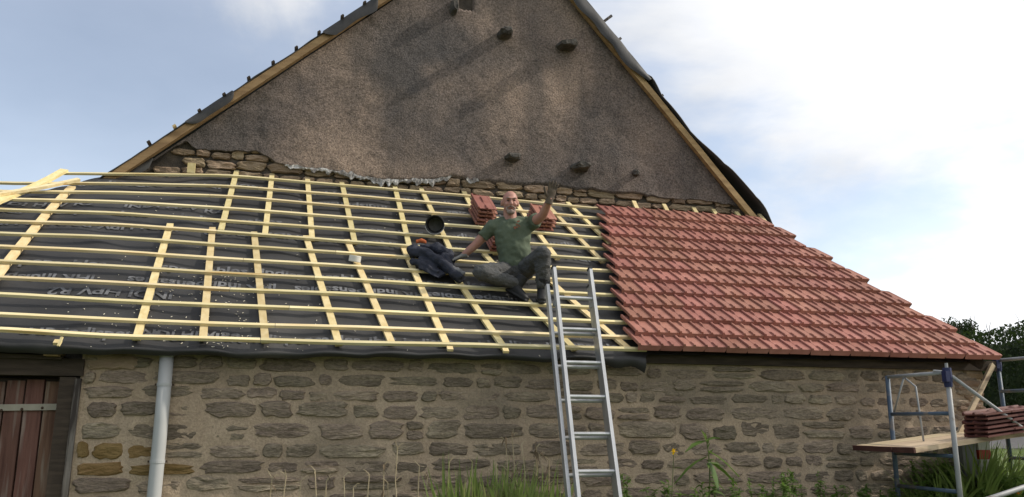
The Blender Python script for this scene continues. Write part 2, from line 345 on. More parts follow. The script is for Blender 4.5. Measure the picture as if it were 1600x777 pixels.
rx = [9+0.5*i for i in range(120)]; V, Fc = [], []
for x in rx:
    for k in range(7):
        y = 13.2+0.12*math.sin(x*0.4)+k*0.5; V.append((x, y, ground(x, y)+0.012))
Fc = [(i*7+k, (i+1)*7+k, (i+1)*7+k+1, i*7+k+1) for i in range(len(rx)-1) for k in range(6)]
rd = obj('road', (V, Fc), M['asphalt'], smooth=True); rd['kind'] = 'structure'

# ------------------------------------------------------------------ stones
def stone_mesh(x0, x1, z0, z1, yface, depth=0.05, proud=0.01, rough=0.008, seed=0, n=18, sq=5.0):
    """an irregular squared stone in the wall plane, face towards -y"""
    cx, cz, hw, hh = (x0+x1)/2, (z0+z1)/2, (x1-x0)/2, (z1-z0)/2
    rnd = random.Random(seed); V = []; rings = ((1.0, depth), (1.0, 0.0), (0.86, -proud*0.85), (0.5, -proud))
    jit = [rnd.uniform(0.84, 1.05) for _ in range(n)]; skew = rnd.uniform(-0.25, 0.25); tap = rnd.uniform(-0.16, 0.16)
    for s, dy in rings:
        for k in range(n):
            t = 2*math.pi*(k+0.5)/n; c, s_ = math.cos(t), math.sin(t)
            r = (abs(c)**sq+abs(s_)**sq)**(-1/sq)*jit[k]
            yy = yface+dy
            if dy <= 0: yy += rough*1.6*mnoise.noise(Vector((cx*5+s*r*c*hw*11+seed, 0, cz*5+s*r*s_*hh*26))) + rnd.uniform(-1, 1)*rough*0.3
            V.append((cx+hw*s*r*c+skew*hh*s*r*s_, yy, cz+hh*s*r*s_*(1+tap*c)+rnd.uniform(-1, 1)*0.004))
    Fc = [(j*n+k, (j+1)*n+k, (j+1)*n+(k+1) % n, j*n+(k+1) % n) for j in range(3) for k in range(n)]
    V.append((cx, yface-proud+rough*1.6*mnoise.noise(Vector((cx*5+seed, 0, cz*5))), cz)); c = len(V)-1
    Fc += [(3*n+k, c, 3*n+(k+1) % n) for k in range(n)]
    return V, Fc
def courses(xa, xb, za, zb, hmin, hmax, wmin, wmax, gap, rnd):
    out = []; z = za
    while z < zb-hmin*0.6:
        h = rnd.uniform(hmin, hmax); h = min(h, zb-z) if zb-z > hmin else zb-z; x = xa-rnd.uniform(0, wmax*0.5)
        while x < xb:
            w_ = rnd.uniform(wmin, wmax)*(0.75+0.5*h/hmax); a, b = max(x, xa), min(x+w_, xb)
            if b-a > 0.06:
                dz = rnd.uniform(-0.012, 0.012); hh = h*rnd.uniform(0.84, 1.05)
                if rnd.random() < 0.13 and hh > 0.11:                # two thin stones on top of each other
                    out.append((a+gap/2, b-gap/2, z+dz+gap/2, z+dz+hh*0.48)); out.append((a+gap/2, b-gap/2, z+dz+hh*0.55, z+dz+hh-gap/2))
                else: out.append((a+gap/2, b-gap/2, z+dz+gap/2, z+dz+hh-gap/2))
            x += w_
        z += h
    return out

# ------------------------------------------------------------------ lean-to
lean = thing('lean_to', 'low stone lean-to with half-tiled battened roof and plank door against the tall gable', 'building', loc=(2.6, YW, 0))
lean_inv = Matrix.Translation((-2.6, -YW, 0))
lean.location = (0, 0, 0)
XL, XR = -1.62, 6.78
# mortar face: uneven, so that it laps over the stones' edges
nxm, nzm = 470, 118; V, Fc = [], []
zlo, zhi = -0.15, 2.14
for j in range(nzm+1):
    for i in range(nxm+1):
        x = XL+(XR-XL)*i/nxm; z = zlo+(zhi-zlo)*j/nzm
        d = 0.009*fbm(x, z, 3.3, 7.0, 5) + 0.009*mnoise.noise(Vector((x*1.6, z*1.6, 9)))
        V.append((x, YW-0.006-d, z))
Fc = [(j*(nxm+1)+i, j*(nxm+1)+i+1, (j+1)*(nxm+1)+i+1, (j+1)*(nxm+1)+i) for j in range(nzm) for i in range(nxm)]
n0 = len(V); core = box(((XL+XR)/2, YW+0.28, (zlo+zhi)/2), (XR-XL, 0.50, zhi-zlo))
wall = obj('wall', (V, Fc), M['mortar'], lean, smooth=True)
obj('wall_core', core, M['mortar'], wall)
rnd = random.Random(11)
sts = courses(XL+0.02, XR-0.02, 0.02, 2.12, 0.085, 0.17, 0.12, 0.50, 0.016, rnd)
low = []
k = 0
for (a, b, c, d) in sts:
    k += 1
    if b-a < 0.05 or d-c < 0.03: continue
    proud = rnd.uniform(0.009, 0.034); rough = rnd.uniform(0.005, 0.011)
    vf = stone_mesh(a, b, c, d, YW, 0.05, proud, rough, k)
    if d < 0.93: low.append(vf)
    else:
        mm = M['ochre'] if (a < -1.05 and 1.20 < (c+d)/2 < 1.40) else M['stone']
        obj('stone', vf, mm, wall)
lo_ = obj('stone_footing', join(*low), M['stone'], wall); lo_['kind'] = 'stuff'
# right end wall running back to the gable, quoins
for i in range(11):
    z = 0.9+i*0.115; wq = 0.34 if i % 2 else 0.22
    obj('quoin', stone_mesh(XR-wq, XR+0.02, z, z+0.108, YW-0.012, 0.20, rnd.uniform(0.012, 0.03), 0.010, 900+i, sq=7), M['gstone'], wall)
obj('end_wall', box((XR-0.22, (YW+YG)/2+0.25, 1.2), (0.40, YG-YW-0.55, 2.0)), M['mortar'], lean)
# wall plate below the tiled eaves, lintel and soffit boards
obj('wall_plate', box((4.85, YW-0.035, 2.185), (4.15, 0.09, 0.10)), M['darkwood'], lean)
obj('wall_plate', box((0.35, YW+0.06, 2.19), (4.55, 0.09, 0.09)), M['darkwood'], lean)
0 and obj('eaves_board', box((5.0, YW-0.115, 2.150), (3.9, 0.022, 0.085)), M['darkwood'], lean)

# membrane ---------------------------------------------------------------
CB = []           # counter battens: (pixel bottom, pixel top)
low_cb = [((213, 526), (266, 347)), ((317, 527), (332, 353)), ((415, 531), (397, 360)), ((530, 535), (478, 366)), ((613, 534), (542, 372)),
          ((699, 536), (629, 380)), ((789, 541), (683, 386)), ((899, 543), (757, 394)), ((985, 543), (818, 398))]
top_cb = [((345, 357), (372, 257)), ((414, 364), (426, 264)), ((488, 372), (480, 270)), ((555, 378), (533, 278)), ((641, 387), (616, 285)), ((706, 391), (657, 290)),
          ((775, 394), (724, 295)), ((872, 402), (800, 306)), ((943, 407), (848, 310)), ((985, 405), (887, 314))]
cbx = sorted(set([round(hit(*b).x, 2) for b, t in low_cb]))
def mem_off(x, y):
    d = min(abs(x-c) for c in cbx)
    sag = -0.014*sst(0.02, 0.3, d)
    left = sst(1.4, -0.8, x)
    wr = 0.006+0.022*left + (0.012 if x > 2.0 else 0)
    f = mnoise.noise(Vector((x*1.6+3, y*4.2+x*1.5, 0.7))); f2 = mnoise.noise(Vector((x*3.5, y*5.5+x*2, 3.1)))
    return -0.050 + sag + wr*f + wr*0.5*f2 - (0.010*abs(mnoise.noise(Vector((x*0.9, y*2.6+x*0.8, 5.5)))) if left > 0.3 else 0)
def y_top(x):                         # upper edge of the roof: against the gable, falling away at the left end
    return float(np.interp(x, [-6, -4.2, -3.25, -3.0, -2.62, -2.3, -2.1], [8.0, 8.62, 9.02, 9.14, 9.46, 9.66, 9.80])) if x < 5 else float(np.interp(x, [5.70, 6.55], [9.80, 6.85]))
mx_ = np.arange(-5.2, 6.55, 0.045); nvv = 66; V, Fc = [], []
for x in mx_:
    yt = y_top(x)
    ye = 6.765 if x < 3.02 else 6.82
    for j in range(nvv+1):
        y = ye+(yt-ye)*j/nvv; V.append(S(x, y, mem_off(x, y)))
nn = nvv+1
Fc = [(i*nn+j, (i+1)*nn+j, (i+1)*nn+j+1, i*nn+j+1) for i in range(len(mx_)-1) for j in range(nvv)]
und = obj('roof_underlay', (V, Fc), M['underlay'], lean, smooth=True)
# eaves lip of the underlay hanging over the wall head
V, Fc = [], []; lx = [x for x in mx_ if x < 3.02]; nl = 6
for x in lx:
    e = S(x, 6.765, mem_off(x, 6.765)); drop = 0.050+0.022*mnoise.noise(Vector((x*1.1, 0, 1)))+0.012*mnoise.noise(Vector((x*4, 0, 2))) + 0.06*sst(2.5, 2.9, x)*(1+0.6*math.sin(x*17))
    if x < -1.3: drop += 0.03*sst(-1.3, -1.9, x)
    for j in range(nl+1):
        t = j/nl; bul = 0.020*math.sin(t*2.6)+0.010*mnoise.noise(Vector((x*2.5, t*2, 5)))
        V.append(e + Vector((0, -bul-0.004 + 0.05*t*t, -drop*t)))
Fc = [(i*(nl+1)+j, i*(nl+1)+j+1, (i+1)*(nl+1)+j+1, (i+1)*(nl+1)+j) for i in range(len(lx)-1) for j in range(nl)]
obj('underlay_drip_edge', (V, Fc), M['underlay'], lean, smooth=True)
# printing on the membrane
def text_mesh(s, size):
    cu = bpy.data.curves.new('t', 'FONT'); cu.body = s; cu.size = size; cu.align_x = 'CENTER'; cu.align_y = 'CENTER'; cu.resolution_u = 2; cu.offset = 0.004
    o = bpy.data.objects.new('t', cu); COL.objects.link(o); dg = bpy.context.evaluated_depsgraph_get()
    me = bpy.data.meshes.new_from_object(o.evaluated_get(dg)); bpy.data.objects.remove(o); bpy.data.curves.remove(cu)
    vf = ([v.co.copy() for v in me.vertices], [tuple(p.vertices) for p in me.polygons]); bpy.data.meshes.remove(me); return vf
TX = {k: text_mesh(k, z) for k, z in (('indispensables', 0.150), ('INDI HPV R2', 0.150), ('iHR indispensables', 0.14))}
def put_text(s, gap, xs, flip, frac=0.5, sc=1.0):
    yc = YI[gap]*(1-frac)+YI[gap+1]*frac
    for x0 in xs:
        v, f = TX[s]; out = []
        for p in v:
            u, q = (-p.x, -p.y) if flip else (p.x, p.y)
            x = x0+u*1.18*sc; y = yc+q*1.1*sc*math.cos(PR)
            out.append(S(x, y, mem_off(x, y)+0.009))
        obj('printed_text', (out, f), M['print'], und)
put_text('INDI HPV R2', 0, [-2.05, -0.95, 0.15, 1.2, 3.05], True, 0.55)
put_text('indispensables', 3, [-3.2, -2.05, -0.75, 0.75, 2.0, 3.2], False, 0.55)
put_text('INDI HPV R2', 4, [-2.7, -1.7, -0.5, 0.45, 1.65, 2.75], True, 0.6)
put_text('INDI HPV R2', 2, [-2.6, -1.35], False, 0.82)
put_text('indispensables', 7, [-2.2, -1.0, 0.12, 1.25], False, 0.5)
put_text('iHR indispensables', 8, [-2.35, -0.85, 0.55, 1.75], True, 0.42)
put_text('indispensables', 1, [2.1, 0.4], True, 0.5)
put_text('INDI HPV R2', 9, [-1.55], True, 0.2)
put_text('iHR indispensables', 11, [-1.45, -0.1, 1.15, 2.25], False, 0.52, 0.95)
put_text('INDI HPV R2', 11, [-0.85], False, 0.4, 0.8)
# sawdust and chips
rnd = random.Random(3); vf = []
for _ in range(330):
    if rnd.random() < 0.6: x, y = rnd.gauss(-0.75, 0.45), rnd.uniform(6.75, 7.7)
    else: x, y = rnd.uniform(-2, 2.9), rnd.uniform(6.75, 9.3)
    p = S(x, y, mem_off(x, y)+0.005); a = rnd.uniform(0, 6.28); l = rnd.uniform(0.004, 0.02)
    vf.append(box(p, (l, 0.005, 0.003), Matrix.Rotation(PR, 3, 'X') @ Matrix.Rotation(a, 3, 'Z')))
ch = obj('wood_chips', join(*vf), M['chip'], und); ch['kind'] = 'stuff'

# counter battens ---------------------------------------------------------
def laid(name, pb, pt, w_, h_, off, m, seg=5):
    a, b = hit(*pb), hit(*pt); pts = []
    for i in range(seg+1):
        t = i/seg; x, y = a.x*(1-t)+b.x*t, a.y*(1-t)+b.y*t; pts.append(S(x, y, off))
    return obj(name, sweep(pts, w_, h_, NR), m, lean)
for pb, pt in low_cb: laid('counter_batten', pb, pt, 0.060, 0.024, -0.026, M['counter'])
for pb, pt in top_cb: laid('counter_batten', pb, pt, 0.056, 0.024, -0.0262, M['counter'])
laid('counter_batten', (-12, 436), (112, 289), 0.075, 0.024, -0.026, M['counter'])
for x0, ya, yb in ((-3.35, 6.78, 8.95), (-3.95, 6.78, 8.65), (-4.6, 6.78, 8.4)):      # the row goes on to the left
    obj('counter_batten', sweep([S(x0, ya+(yb-ya)*q/5, -0.026) for q in range(6)], 0.06, 0.024, NR), M['counter'], lean)
laid('loose_board', (-30, 332), (101, 270), 0.085, 0.028, 0.028, M['counter'])
laid('loose_board', (-20, 316), (124, 289), 0.050, 0.030, 0.060, M['batten'])
for i in range(10):                                              # ends peeping above the tiled part
    px = (990, 1037, 1083, 1114, 1150, 1186)[i] if i < 6 else None
    if px:
        b = aty(px, 315+(px-990)*0.104, 9.785); x0 = b.x
        obj('counter_batten', sweep([S(x0-0.02, 9.45, -0.03), Vector((x0, 9.785, b.z))], 0.055, 0.026, NR), M['counter'], lean)
obj('batten_offcut', box(aty(299, 263, 9.76), (0.085, 0.03, 0.12)), M['counter'], lean)
# battens -----------------------------------------------------------------
for i in range(13):
    xa = -5.0 if i else aty(99, 271, YI[0]).x
    xb = 3.9 if i < 12 else 3.0
    if i in (2, 5, 9): cuts = [xa, -1.15+0.3*i*0.2, xb]
    elif i in (1, 7): cuts = [xa, -0.55, xb]
    else: cuts = [xa, 0.9-0.1*i, xb]
    for a, b in zip(cuts[:-1], cuts[1:]):
        n = max(3, int((b-a)/0.22)); pts = []
        for q in range(n+1):
            x = a+0.002+(b-a-0.004)*q/n
            pts.append(S(x, YI[i], 0.0005+0.004*mnoise.noise(Vector((x*0.7, i*3.1, 0)))))
        obj('batten', sweep(pts, 0.036, 0.025, NR, 0.04), M['batten'], lean)
# small tail pieces below the eaves batten
for px, py in ((703, 545), (790, 548), (90, 535)):
    p = aty(px, py, 6.74); obj('counter_batten_end', box(p, (0.05, 0.05, 0.022), Matrix.Rotation(PR, 3, 'X')), M['counter'], lean)
p0, p1 = aty(91, 541, 6.66), aty(97, 527, 6.70); obj('splinter', sweep([p0, p1], 0.018, 0.012), M['counter'], lean)

# roof tiles --------------------------------------------------------------
TW, TL = 0.222, 0.395
def tile_mesh(name='roof_tile', lipd=0.034):
    us = [0, 0.02, 0.085, 0.125, 0.16, 0.45, 0.475, 0.55, 0.575, 0.86, 0.90, 0.945, 1.03]
    vs = [0, 0.05, 0.17, 0.24, 0.42, 0.50, 0.80, 0.88, 1.0]
    def h(u, v):
        z = 0.022
        if u <= 0.09: z += 0.019 if u > 0.01 else 0.014
        elif 0.14 <= u <= 0.46 or 0.57 <= u <= 0.87: z += 0.0
        else: z += 0.003
        if u >= 0.94: z -= 0.004
        if 0.47 <= u <= 0.56:
            if 0.45 <= v <= 0.84: z += 0.013
            if v <= 0.2: z += 0.012
        if v == 0: z -= 0.006
        return z
    V, Fc = [], []; nu = len(us)
    for v in vs:
        for u in us: V.append((u*TW, v*TL, h(u, v)))
    for j in range(len(vs)-1):
        for i in range(nu-1): Fc.append((j*nu+i, j*nu+i+1, (j+1)*nu+i+1, (j+1)*nu+i))
    nt_ = len(V)
    lip = [-lipd if 0.02 <= u <= 0.95 else -0.002 for u in us]
    for i, u in enumerate(us): V.append((u*TW, 0.004, lip[i]))                 # front lip
    for i in range(nu-1): Fc.append((nt_+i, nt_+i+1, i+1, i))
    b = len(V)
    for v in vs: V.append((0, v*TL, 0.014))                                     # left side
    for j in range(len(vs)-1): Fc.append((b+j, j*nu, (j+1)*nu, b+j+1))
    c = len(V)
    for v in vs: V.append((1.03*TW, v*TL, 0.004))
    for j in range(len(vs)-1): Fc.append((c+j, c+j+1, (j+1)*nu+nu-1, j*nu+nu-1))
    Fc.append((b, c, c+len(vs)-1, b+len(vs)-1))
    Fc.append((b+len(vs)-1, c+len(vs)-1, len(vs)*nu-1, (len(vs)-1)*nu))
    me = bpy.data.meshes.new(name); me.from_pydata(V, [], Fc); me.update(); me.materials.append(M['tile']); return me
TM = tile_mesh(); TM2 = tile_mesh('loose_roof_tile', -0.004)
XEND = [5.96, 6.11, 6.06, 6.24, 6.21, 6.36, 6.31, 6.51, 6.46, 6.65, 6.64, 6.78]
LPX = [930, 932, 935, 937.5, 941, 944, 949, 952.5, 955, 964, 971, 978.6]
rnd = random.Random(5)
for i in range(12):
    x0 = aty(LPX[i], PXR[930][i], YI[i]).x; n = round((XEND[i]-x0)/TW); tw_ = (XEND[i]-x0)/n
    for k in range(n):
        x = XEND[i]-(k+1)*tw_
        lo = S(x, YI[i+1]-0.045, 0.074 if i < 11 else 0.060) + NR*rnd.uniform(-0.002, 0.003); hi_ = S(x, YI[i]+0.02, 0.018)
        v = (hi_-lo).normalized(); u = Vector((1, 0, rnd.uniform(-0.006, 0.006))); u = (u-v*u.dot(v)).normalized(); nrm = u.cross(v)
        o = bpy.data.objects.new('roof_tile', TM); COL.objects.link(o); o.parent = lean
        mw = Matrix((u, v, nrm)).transposed().to_4x4(); mw.translation = lo + Vector((rnd.uniform(-0.002, 0.002), 0, 0)) + v*rnd.uniform(-0.004, 0.004)
        o.matrix_local = mw @ Matrix.Diagonal((tw_/TW, 1, 1, 1))
# timber verge under the last tiles
obj('verge_board', sweep([S(6.62, 6.76, -0.05), S(6.10, 8.2, -0.05), S(5.82, 9.5, -0.05)], 0.03, 0.10, NR), M['darkwood'], lean)

# door --------------------------------------------------------------------
YD = YW+0.10
dj = XL+0.06
door = obj('door', box((-2.44, YD+0.05, 0.97), (1.48, 0.03, 1.90)), M['darkwood'], lean)
xs_ = [-3.05, -2.90, -2.76, -2.60, -2.455, -2.30, -2.155, -2.02, -1.885, -1.775]
for a, b in zip(xs_[:-1], xs_[1:]):
    top = 1.905+random.uniform(-0.012, 0.012)
    V, Fc = [], []
    for j in range(9):
        z = 0.04+(top-0.04)*j/8; wv = 0.004*mnoise.noise(Vector((a*9, z*2, 0)))
        for xx, yy in ((a+0.004+wv, YD+0.03), (a+0.007+wv, YD), (b-0.007+wv, YD+random.uniform(-0.002, 0.002)), (b-0.004+wv, YD+0.03)): V.append((xx, yy, z))
    for j in range(8):
        for k in range(3): Fc.append((j*4+k, j*4+k+1, j*4+4+k+1, j*4+4+k))
    Fc.append((32, 33, 34, 35))
    obj('plank', (V, Fc), M['oldwood'], door)
hz = aty(60, 638, YD).z
hg = obj('strap_hinge', sweep([(-2.9, YD-0.012, hz-0.012), (-2.3, YD-0.012, hz), (-1.72, YD-0.014, hz+0.012)], 0.012, 0.048, Vector((0, 0, 1))), M['hinge'], door)
for px in (2, 34, 66, 97):
    p = aty(px, 638-(px-60)*0.06, YD-0.02); obj('nail', ball((p.x, YD-0.02, p.z), (0.011, 0.006, 0.011), nu=8, nv=5), M['nail'], door)
obj('door_post', sweep([(-1.725, YW+0.03, -0.1), (-1.71, YW+0.03, 0.9), (-1.70, YW+0.03, 1.93)], 0.11, 0.10, Vector((0, 1, 0)), 0.05), M['darkwood'], lean)
obj('door_post', sweep([(-1.640, YW+0.015, -0.1), (-1.632, YW+0.015, 1.0), (-1.628, YW+0.015, 1.92)], 0.045, 0.10, Vector((0, 1, 0)), 0.05), M['jamb'], lean)
obj('lintel', box((-2.65, YW+0.05, 2.005), (2.10, 0.16, 0.13)), M['darkwood'], lean)
obj('lintel', box((-2.75, YW+0.14, 2.16), (1.9, 0.16, 0.17)), M['darkwood'], lean)
obj('soffit_board', sweep([(-2.9, YW-0.02, 2.09), (-1.75, YW-0.02, 2.075)], 0.10, 0.03), M['darkwood'], lean)
p = aty(86, 550, YW-0.05); obj('rafter_end', box(p, (0.095, 0.22, 0.075)), M['rafter'], lean)
# plastered pier between lintel and wall
obj('pier_block', stone_mesh(-1.60, -1.22, 1.99, 2.13, YW-0.02, 0.08, 0.012, 0.006, 77, sq=6), M['gstone'], wall)
# dark interior wall behind the lean-to opening
obj('back_wall', box((-3.6, YW+0.30, 1.0), (3.6, 0.10, 2.2)), M['darkwood'], lean)

# downpipe ----------------------------------------------------------------
dpz = thing('downpipe', 'light grey plastic downpipe fixed to the stone wall right of the plank door', 'pipe', loc=(0, 0, 0))
xp = -1.0; yp = YW-0.085
obj('pipe', tube([(xp, yp, 0.02), (xp-0.002, yp, 0.9), (xp+0.002, yp, 1.6), (xp, yp, 2.12)], 0.052, 20), M['pvc'], dpz, smooth=True)
obj('elbow', tube([(xp, yp, 2.10), (xp, yp-0.005, 2.15), (xp, yp-0.03, 2.19)], 0.056, 20), M['pvc'], dpz, smooth=True)
for z in (1.30, 1.88):
    br = obj('bracket', lathe([(0.0525, -0.011), (0.056, -0.011), (0.056, 0.011), (0.0525, 0.011)], (xp, yp, z)), M['pvc'], dpz, smooth=False)
    for s in (-1, 1): obj('bolt', box((xp+s*0.062, yp+0.01, z), (0.016, 0.02, 0.016)), M['nail'], br)
    obj('wall_stud', box((xp, yp+0.06, z), (0.02, 0.06, 0.02)), M['nail'], br)

# ------------------------------------------------------------------ barn gable
barn = thing('barn', 'tall roughcast gable of a barn with dark stone corbels, rising behind the lean-to', 'building')
gl = lambda x: 4.38+0.887*(x+1.97)
gr = lambda x: 4.42-1.143*(x-5.86)
AX = (4.42+1.143*5.86-4.38-0.887*1.97)/(0.887+1.143); AZ = gl(AX)
gtop = lambda x: min(gl(x), gr(x))
edge_px = [(262, 232), (290, 222), (306, 233), (350, 237), (398, 238), (418, 246), (430, 255), (447, 261), (480, 264), (520, 268), (545, 275), (600, 283), (650, 284), (692, 282), (705, 277), (722, 279), (735, 287), (760, 284), (800, 291), (860, 290),
           (905, 299), (925, 297), (950, 303), (990, 303), (1040, 312), (1090, 313), (1135, 320), (1160, 325)]
ex_ = [aty(*q, YG).x for q in edge_px]; ez_ = [aty(*q, YG).z for q in edge_px]
def gedge(x): return float(np.interp(x, ex_, ez_)) + 0.018*mnoise.noise(Vector((x*9, 0, 4))) + 0.012*mnoise.noise(Vector((x*24, 0, 7)))
nicheC = aty(729, 4, YG); holes = [(nicheC.x, nicheC.z+0.06, 0.085, 0.17)]
NXG, NZG = 300, 120; V, Fc = [], []
x0g, x1g = -1.75, 5.84
for i in range(NXG+1):
    x = x0g+(x1g-x0g)*i/NXG; zt = gtop(x)-0.02; zb = min(gedge(x), zt-0.01)
    for j in range(NZG+1):
        z = zb+(zt-zb)*j/NZG
        d = 0.016*fbm(x, z, 1.0, 1.1, 3)+0.007*fbm(x, z, 5.0, 7.0, 3)
        y = YG-0.03-d
        if j == 0: y += 0.05
        for hx, hz_, a, b in holes:
            if abs(x-hx) < a and abs(z-hz_) < b: y += 0.30
        V.append((x, y, z))
Fc = [(i*(NZG+1)+j, (i+1)*(NZG+1)+j, (i+1)*(NZG+1)+j+1, i*(NZG+1)+j+1) for i in range(NXG) for j in range(NZG)]
obj('render_coat', (V, Fc), M['render'], barn, smooth=True)
gw = obj('gable_wall', ([(-2.5, YG+0.03, 0.1), (6.2, YG+0.03, 0.1), (6.2, YG+0.03, gr(6.2)), (AX, YG+0.03, AZ), (-2.35, YG+0.03, gl(-2.35)), (-2.5, YG+0.03, gl(-2.5)),
          (-2.5, YG+0.5, 0.1), (6.2, YG+0.5, 0.1), (6.2, YG+0.5, gr(6.2)), (AX, YG+0.5, AZ), (-2.35, YG+0.5, gl(-2.35)), (-2.5, YG+0.5, gl(-2.5))],
         [(0, 1, 2, 3, 4, 5), (6, 11, 10, 9, 8, 7), (0, 6, 7, 1), (1, 7, 8, 2), (5, 11, 6, 0)]), M['gback'], barn)
for v in gw.data.vertices:                        # keep the core behind the niche
    if v.co.y < YG+0.1: v.co.y = YG+0.045
rnd = random.Random(21); k = 0
for (a, b, c, d) in courses(-2.2, 5.8, 4.02, 5.05, 0.07, 0.135, 0.12, 0.38, 0.010, rnd):
    xm, zm = (a+b)/2, (c+d)/2; k += 1
    if d > gtop(a)+0.02 or d > gtop(b)+0.02 or c > gedge(xm)+0.05 or d < zs(xm, 9.7)-0.02: continue
    obj('stone', stone_mesh(a, b, c, d, YG+0.012, 0.06, rnd.uniform(0.004, 0.022), 0.013, 300+k, sq=5.5), M['gstone'], barn)
# white plaster left along the ragged edge
def patch(px0, px1, up, dn, seed):
    a, b = aty(px0, 270, YG).x, aty(px1, 270, YG).x; n = max(10, int((b-a)/0.018)); V, Fc = [], []
    rr = random.Random(seed)
    for i in range(n+1):
        x = a+(b-a)*i/n; t = max(0.0, math.sin(math.pi*i/n))**0.5; e = gedge(x)
        zt = e+up*t*(0.5+1.6*abs(mnoise.noise(Vector((x*9, seed, 0))))+rr.uniform(-0.25, 0.25)); zb = e-dn*t*(0.25+1.9*abs(mnoise.noise(Vector((x*11, seed, 5))))+rr.uniform(-0.1, 0.25))
        for q, (z, y) in enumerate(((zb, YG-0.005), (zb+0.003, YG-0.036+rr.uniform(-0.006, 0.006)), ((zt+zb)/2+rr.uniform(-0.006, 0.006), YG-0.038+rr.uniform(-0.010, 0.010)), (zt, YG-0.040+rr.uniform(-0.006, 0.006)), (zt+0.006, YG-0.012))): V.append((x, y, z))
    Fc = [(i*5+j, (i+1)*5+j, (i+1)*5+j+1, i*5+j+1) for i in range(n) for j in range(4)]
    obj('plaster_patch', (V, Fc), M['plaster'], barn)
patch(444, 478, 0.03, 0.045, 1); patch(474, 530, 0.02, 0.05, 7); patch(524, 572, 0.035, 0.06, 8); patch(560, 640, 0.02, 0.07, 2); patch(630, 692, 0.03, 0.07, 9); patch(676, 706, 0.03, 0.03, 3); patch(728, 748, 0.045, 0.03, 4)
# corbels
def corbel(px, py, wpx, hpx, out, seed):
    c = aty(px, py, YG); sc_ = 128.0; w2, h2 = wpx/sc_/2, hpx/sc_/2
    rr = random.Random(seed); V, Fc = [], []; n = 10
    secs = [(0.12, 1.0), (-0.02, 1.05), (-out*0.55, 0.95), (-out*0.92, 0.82), (-out, 0.5)]
    jit = [rr.uniform(0.82, 1.1) for _ in range(n)]
    for dy, s in secs:
        for k in range(n):
            t = 2*math.pi*(k+0.5)/n; cc, ss = math.cos(t), math.sin(t); r = (abs(cc)**4+abs(ss)**4)**-0.25*jit[k]
            V.append((c.x+w2*s*r*cc+rr.uniform(-1, 1)*0.012, YG-0.02+dy+rr.uniform(-0.012, 0.012), c.z+h2*s*r*ss-0.10*max(-dy, 0)+rr.uniform(-1, 1)*0.01))
    Fc = [(j*n+k, (j+1)*n+k, (j+1)*n+(k+1) % n, j*n+(k+1) % n) for j in range(4) for k in range(n)] + [tuple(4*n+k for k in range(n-1, -1, -1))]
    obj('corbel', (V, Fc), M['corbel'], barn)
corbel(787, 57, 27, 15, 0.24, 1); corbel(882, 76, 32, 14, 0.25, 2); corbel(799, 249, 26, 13, 0.22, 3); corbel(904, 262, 32, 13, 0.22, 4); corbel(990, 272, 10, 10, 0.10, 5); corbel(709, 14, 13, 26, 0.13, 6)
# roof planes of the barn, black sheet on top of the verge rafters
def verge(P0, P1, side):
    """P0 low end, P1 high end (x, z) along the gable slope"""
    d = Vector((P1[0]-P0[0], 0, P1[1]-P0[1])).normalized(); nrm = Vector((-d.z, 0, d.x)) if side < 0 else Vector((d.z, 0, -d.x))
    return Vector((P0[0], 0, P0[1])), d, nrm
Lo, Ld, Ln = verge((-2.45, gl(-2.45)), (AX, AZ), -1)
Ro, Rd, Rn = verge((6.2, gr(6.2)), (AX, AZ), 1)
LLEN = (Vector((AX, 0, AZ))-Lo).length; RLEN = (Vector((AX, 0, AZ))-Ro).length
def on(o_, d_, n_, t, h, y): q = o_+d_*t+n_*h; return Vector((q.x, y, q.z))
def tl(px, py): q = aty(px, py, YG); return (Vector((q.x, 0, q.z))-Lo).dot(Ld)
def tr(px, py): q = aty(px, py, YG); return (Vector((q.x, 0, q.z))-Ro).dot(Rd)
def beam_on(name, o_, d_, n_, t0, t1, h0, h1, y0, y1, m, jit=0):
    n = max(1, int((t1-t0)/0.3)); pts = [on(o_, d_, n_, t0+(t1-t0)*i/n, (h0+h1)/2+random.uniform(-jit, jit), (y0+y1)/2) for i in range(n+1)]
    return obj(name, sweep(pts, abs(y1-y0), h1-h0, n_), m, barn)
beam_on('verge_rafter', Lo, Ld, Ln, 0.05, LLEN, 0.000, 0.085, YG-0.13, YG-0.045, M['rafter'], 0.003)
beam_on('verge_rafter', Ro, Rd, Rn, 0.0, RLEN, -0.035, 0.045, YG-0.12, YG-0.045, M['rafter'], 0.003)
def sheet(o_, d_, n_, t0, t1, y0, y1, h, amp, seed, bulge=None, name='roof_sheet'):
    n = int((t1-t0)/0.07); ny = 10; V, Fc = [], []
    for th in (0, 1):
        for i in range(n+1):
            t = t0+(t1-t0)*i/n
            for j in range(ny+1):
                y = y0+(y1-y0)*(j/ny)**2
                hh = h+amp*mnoise.noise(Vector((t*2.2, y*0.8, seed)))+amp*0.5*mnoise.noise(Vector((t*6, y*2, seed+3)))
                if bulge: hh += bulge(t)*(1-0.7*j/ny)
                V.append(on(o_, d_, n_, t, hh-0.012*th, y))
    m_ = (n+1)*(ny+1); Q = []
    for i in range(n):
        for j in range(ny):
            a = i*(ny+1)+j; Q.append((a, a+1, a+ny+2, a+ny+1)); Q.append((m_+a, m_+a+ny+1, m_+a+ny+2, m_+a+1))
        a = i*(ny+1); Q.append((a, a+ny+1, m_+a+ny+1, m_+a))
    return obj(name, (V, Q), M['underlay'], barn, smooth=True)
sheet(Lo, Ld, Ln, -0.1, LLEN, YG-0.14, YG+9, 0.100, 0.012, 1)
tb0, tb1 = tr(1005, 135), tr(890, 0)
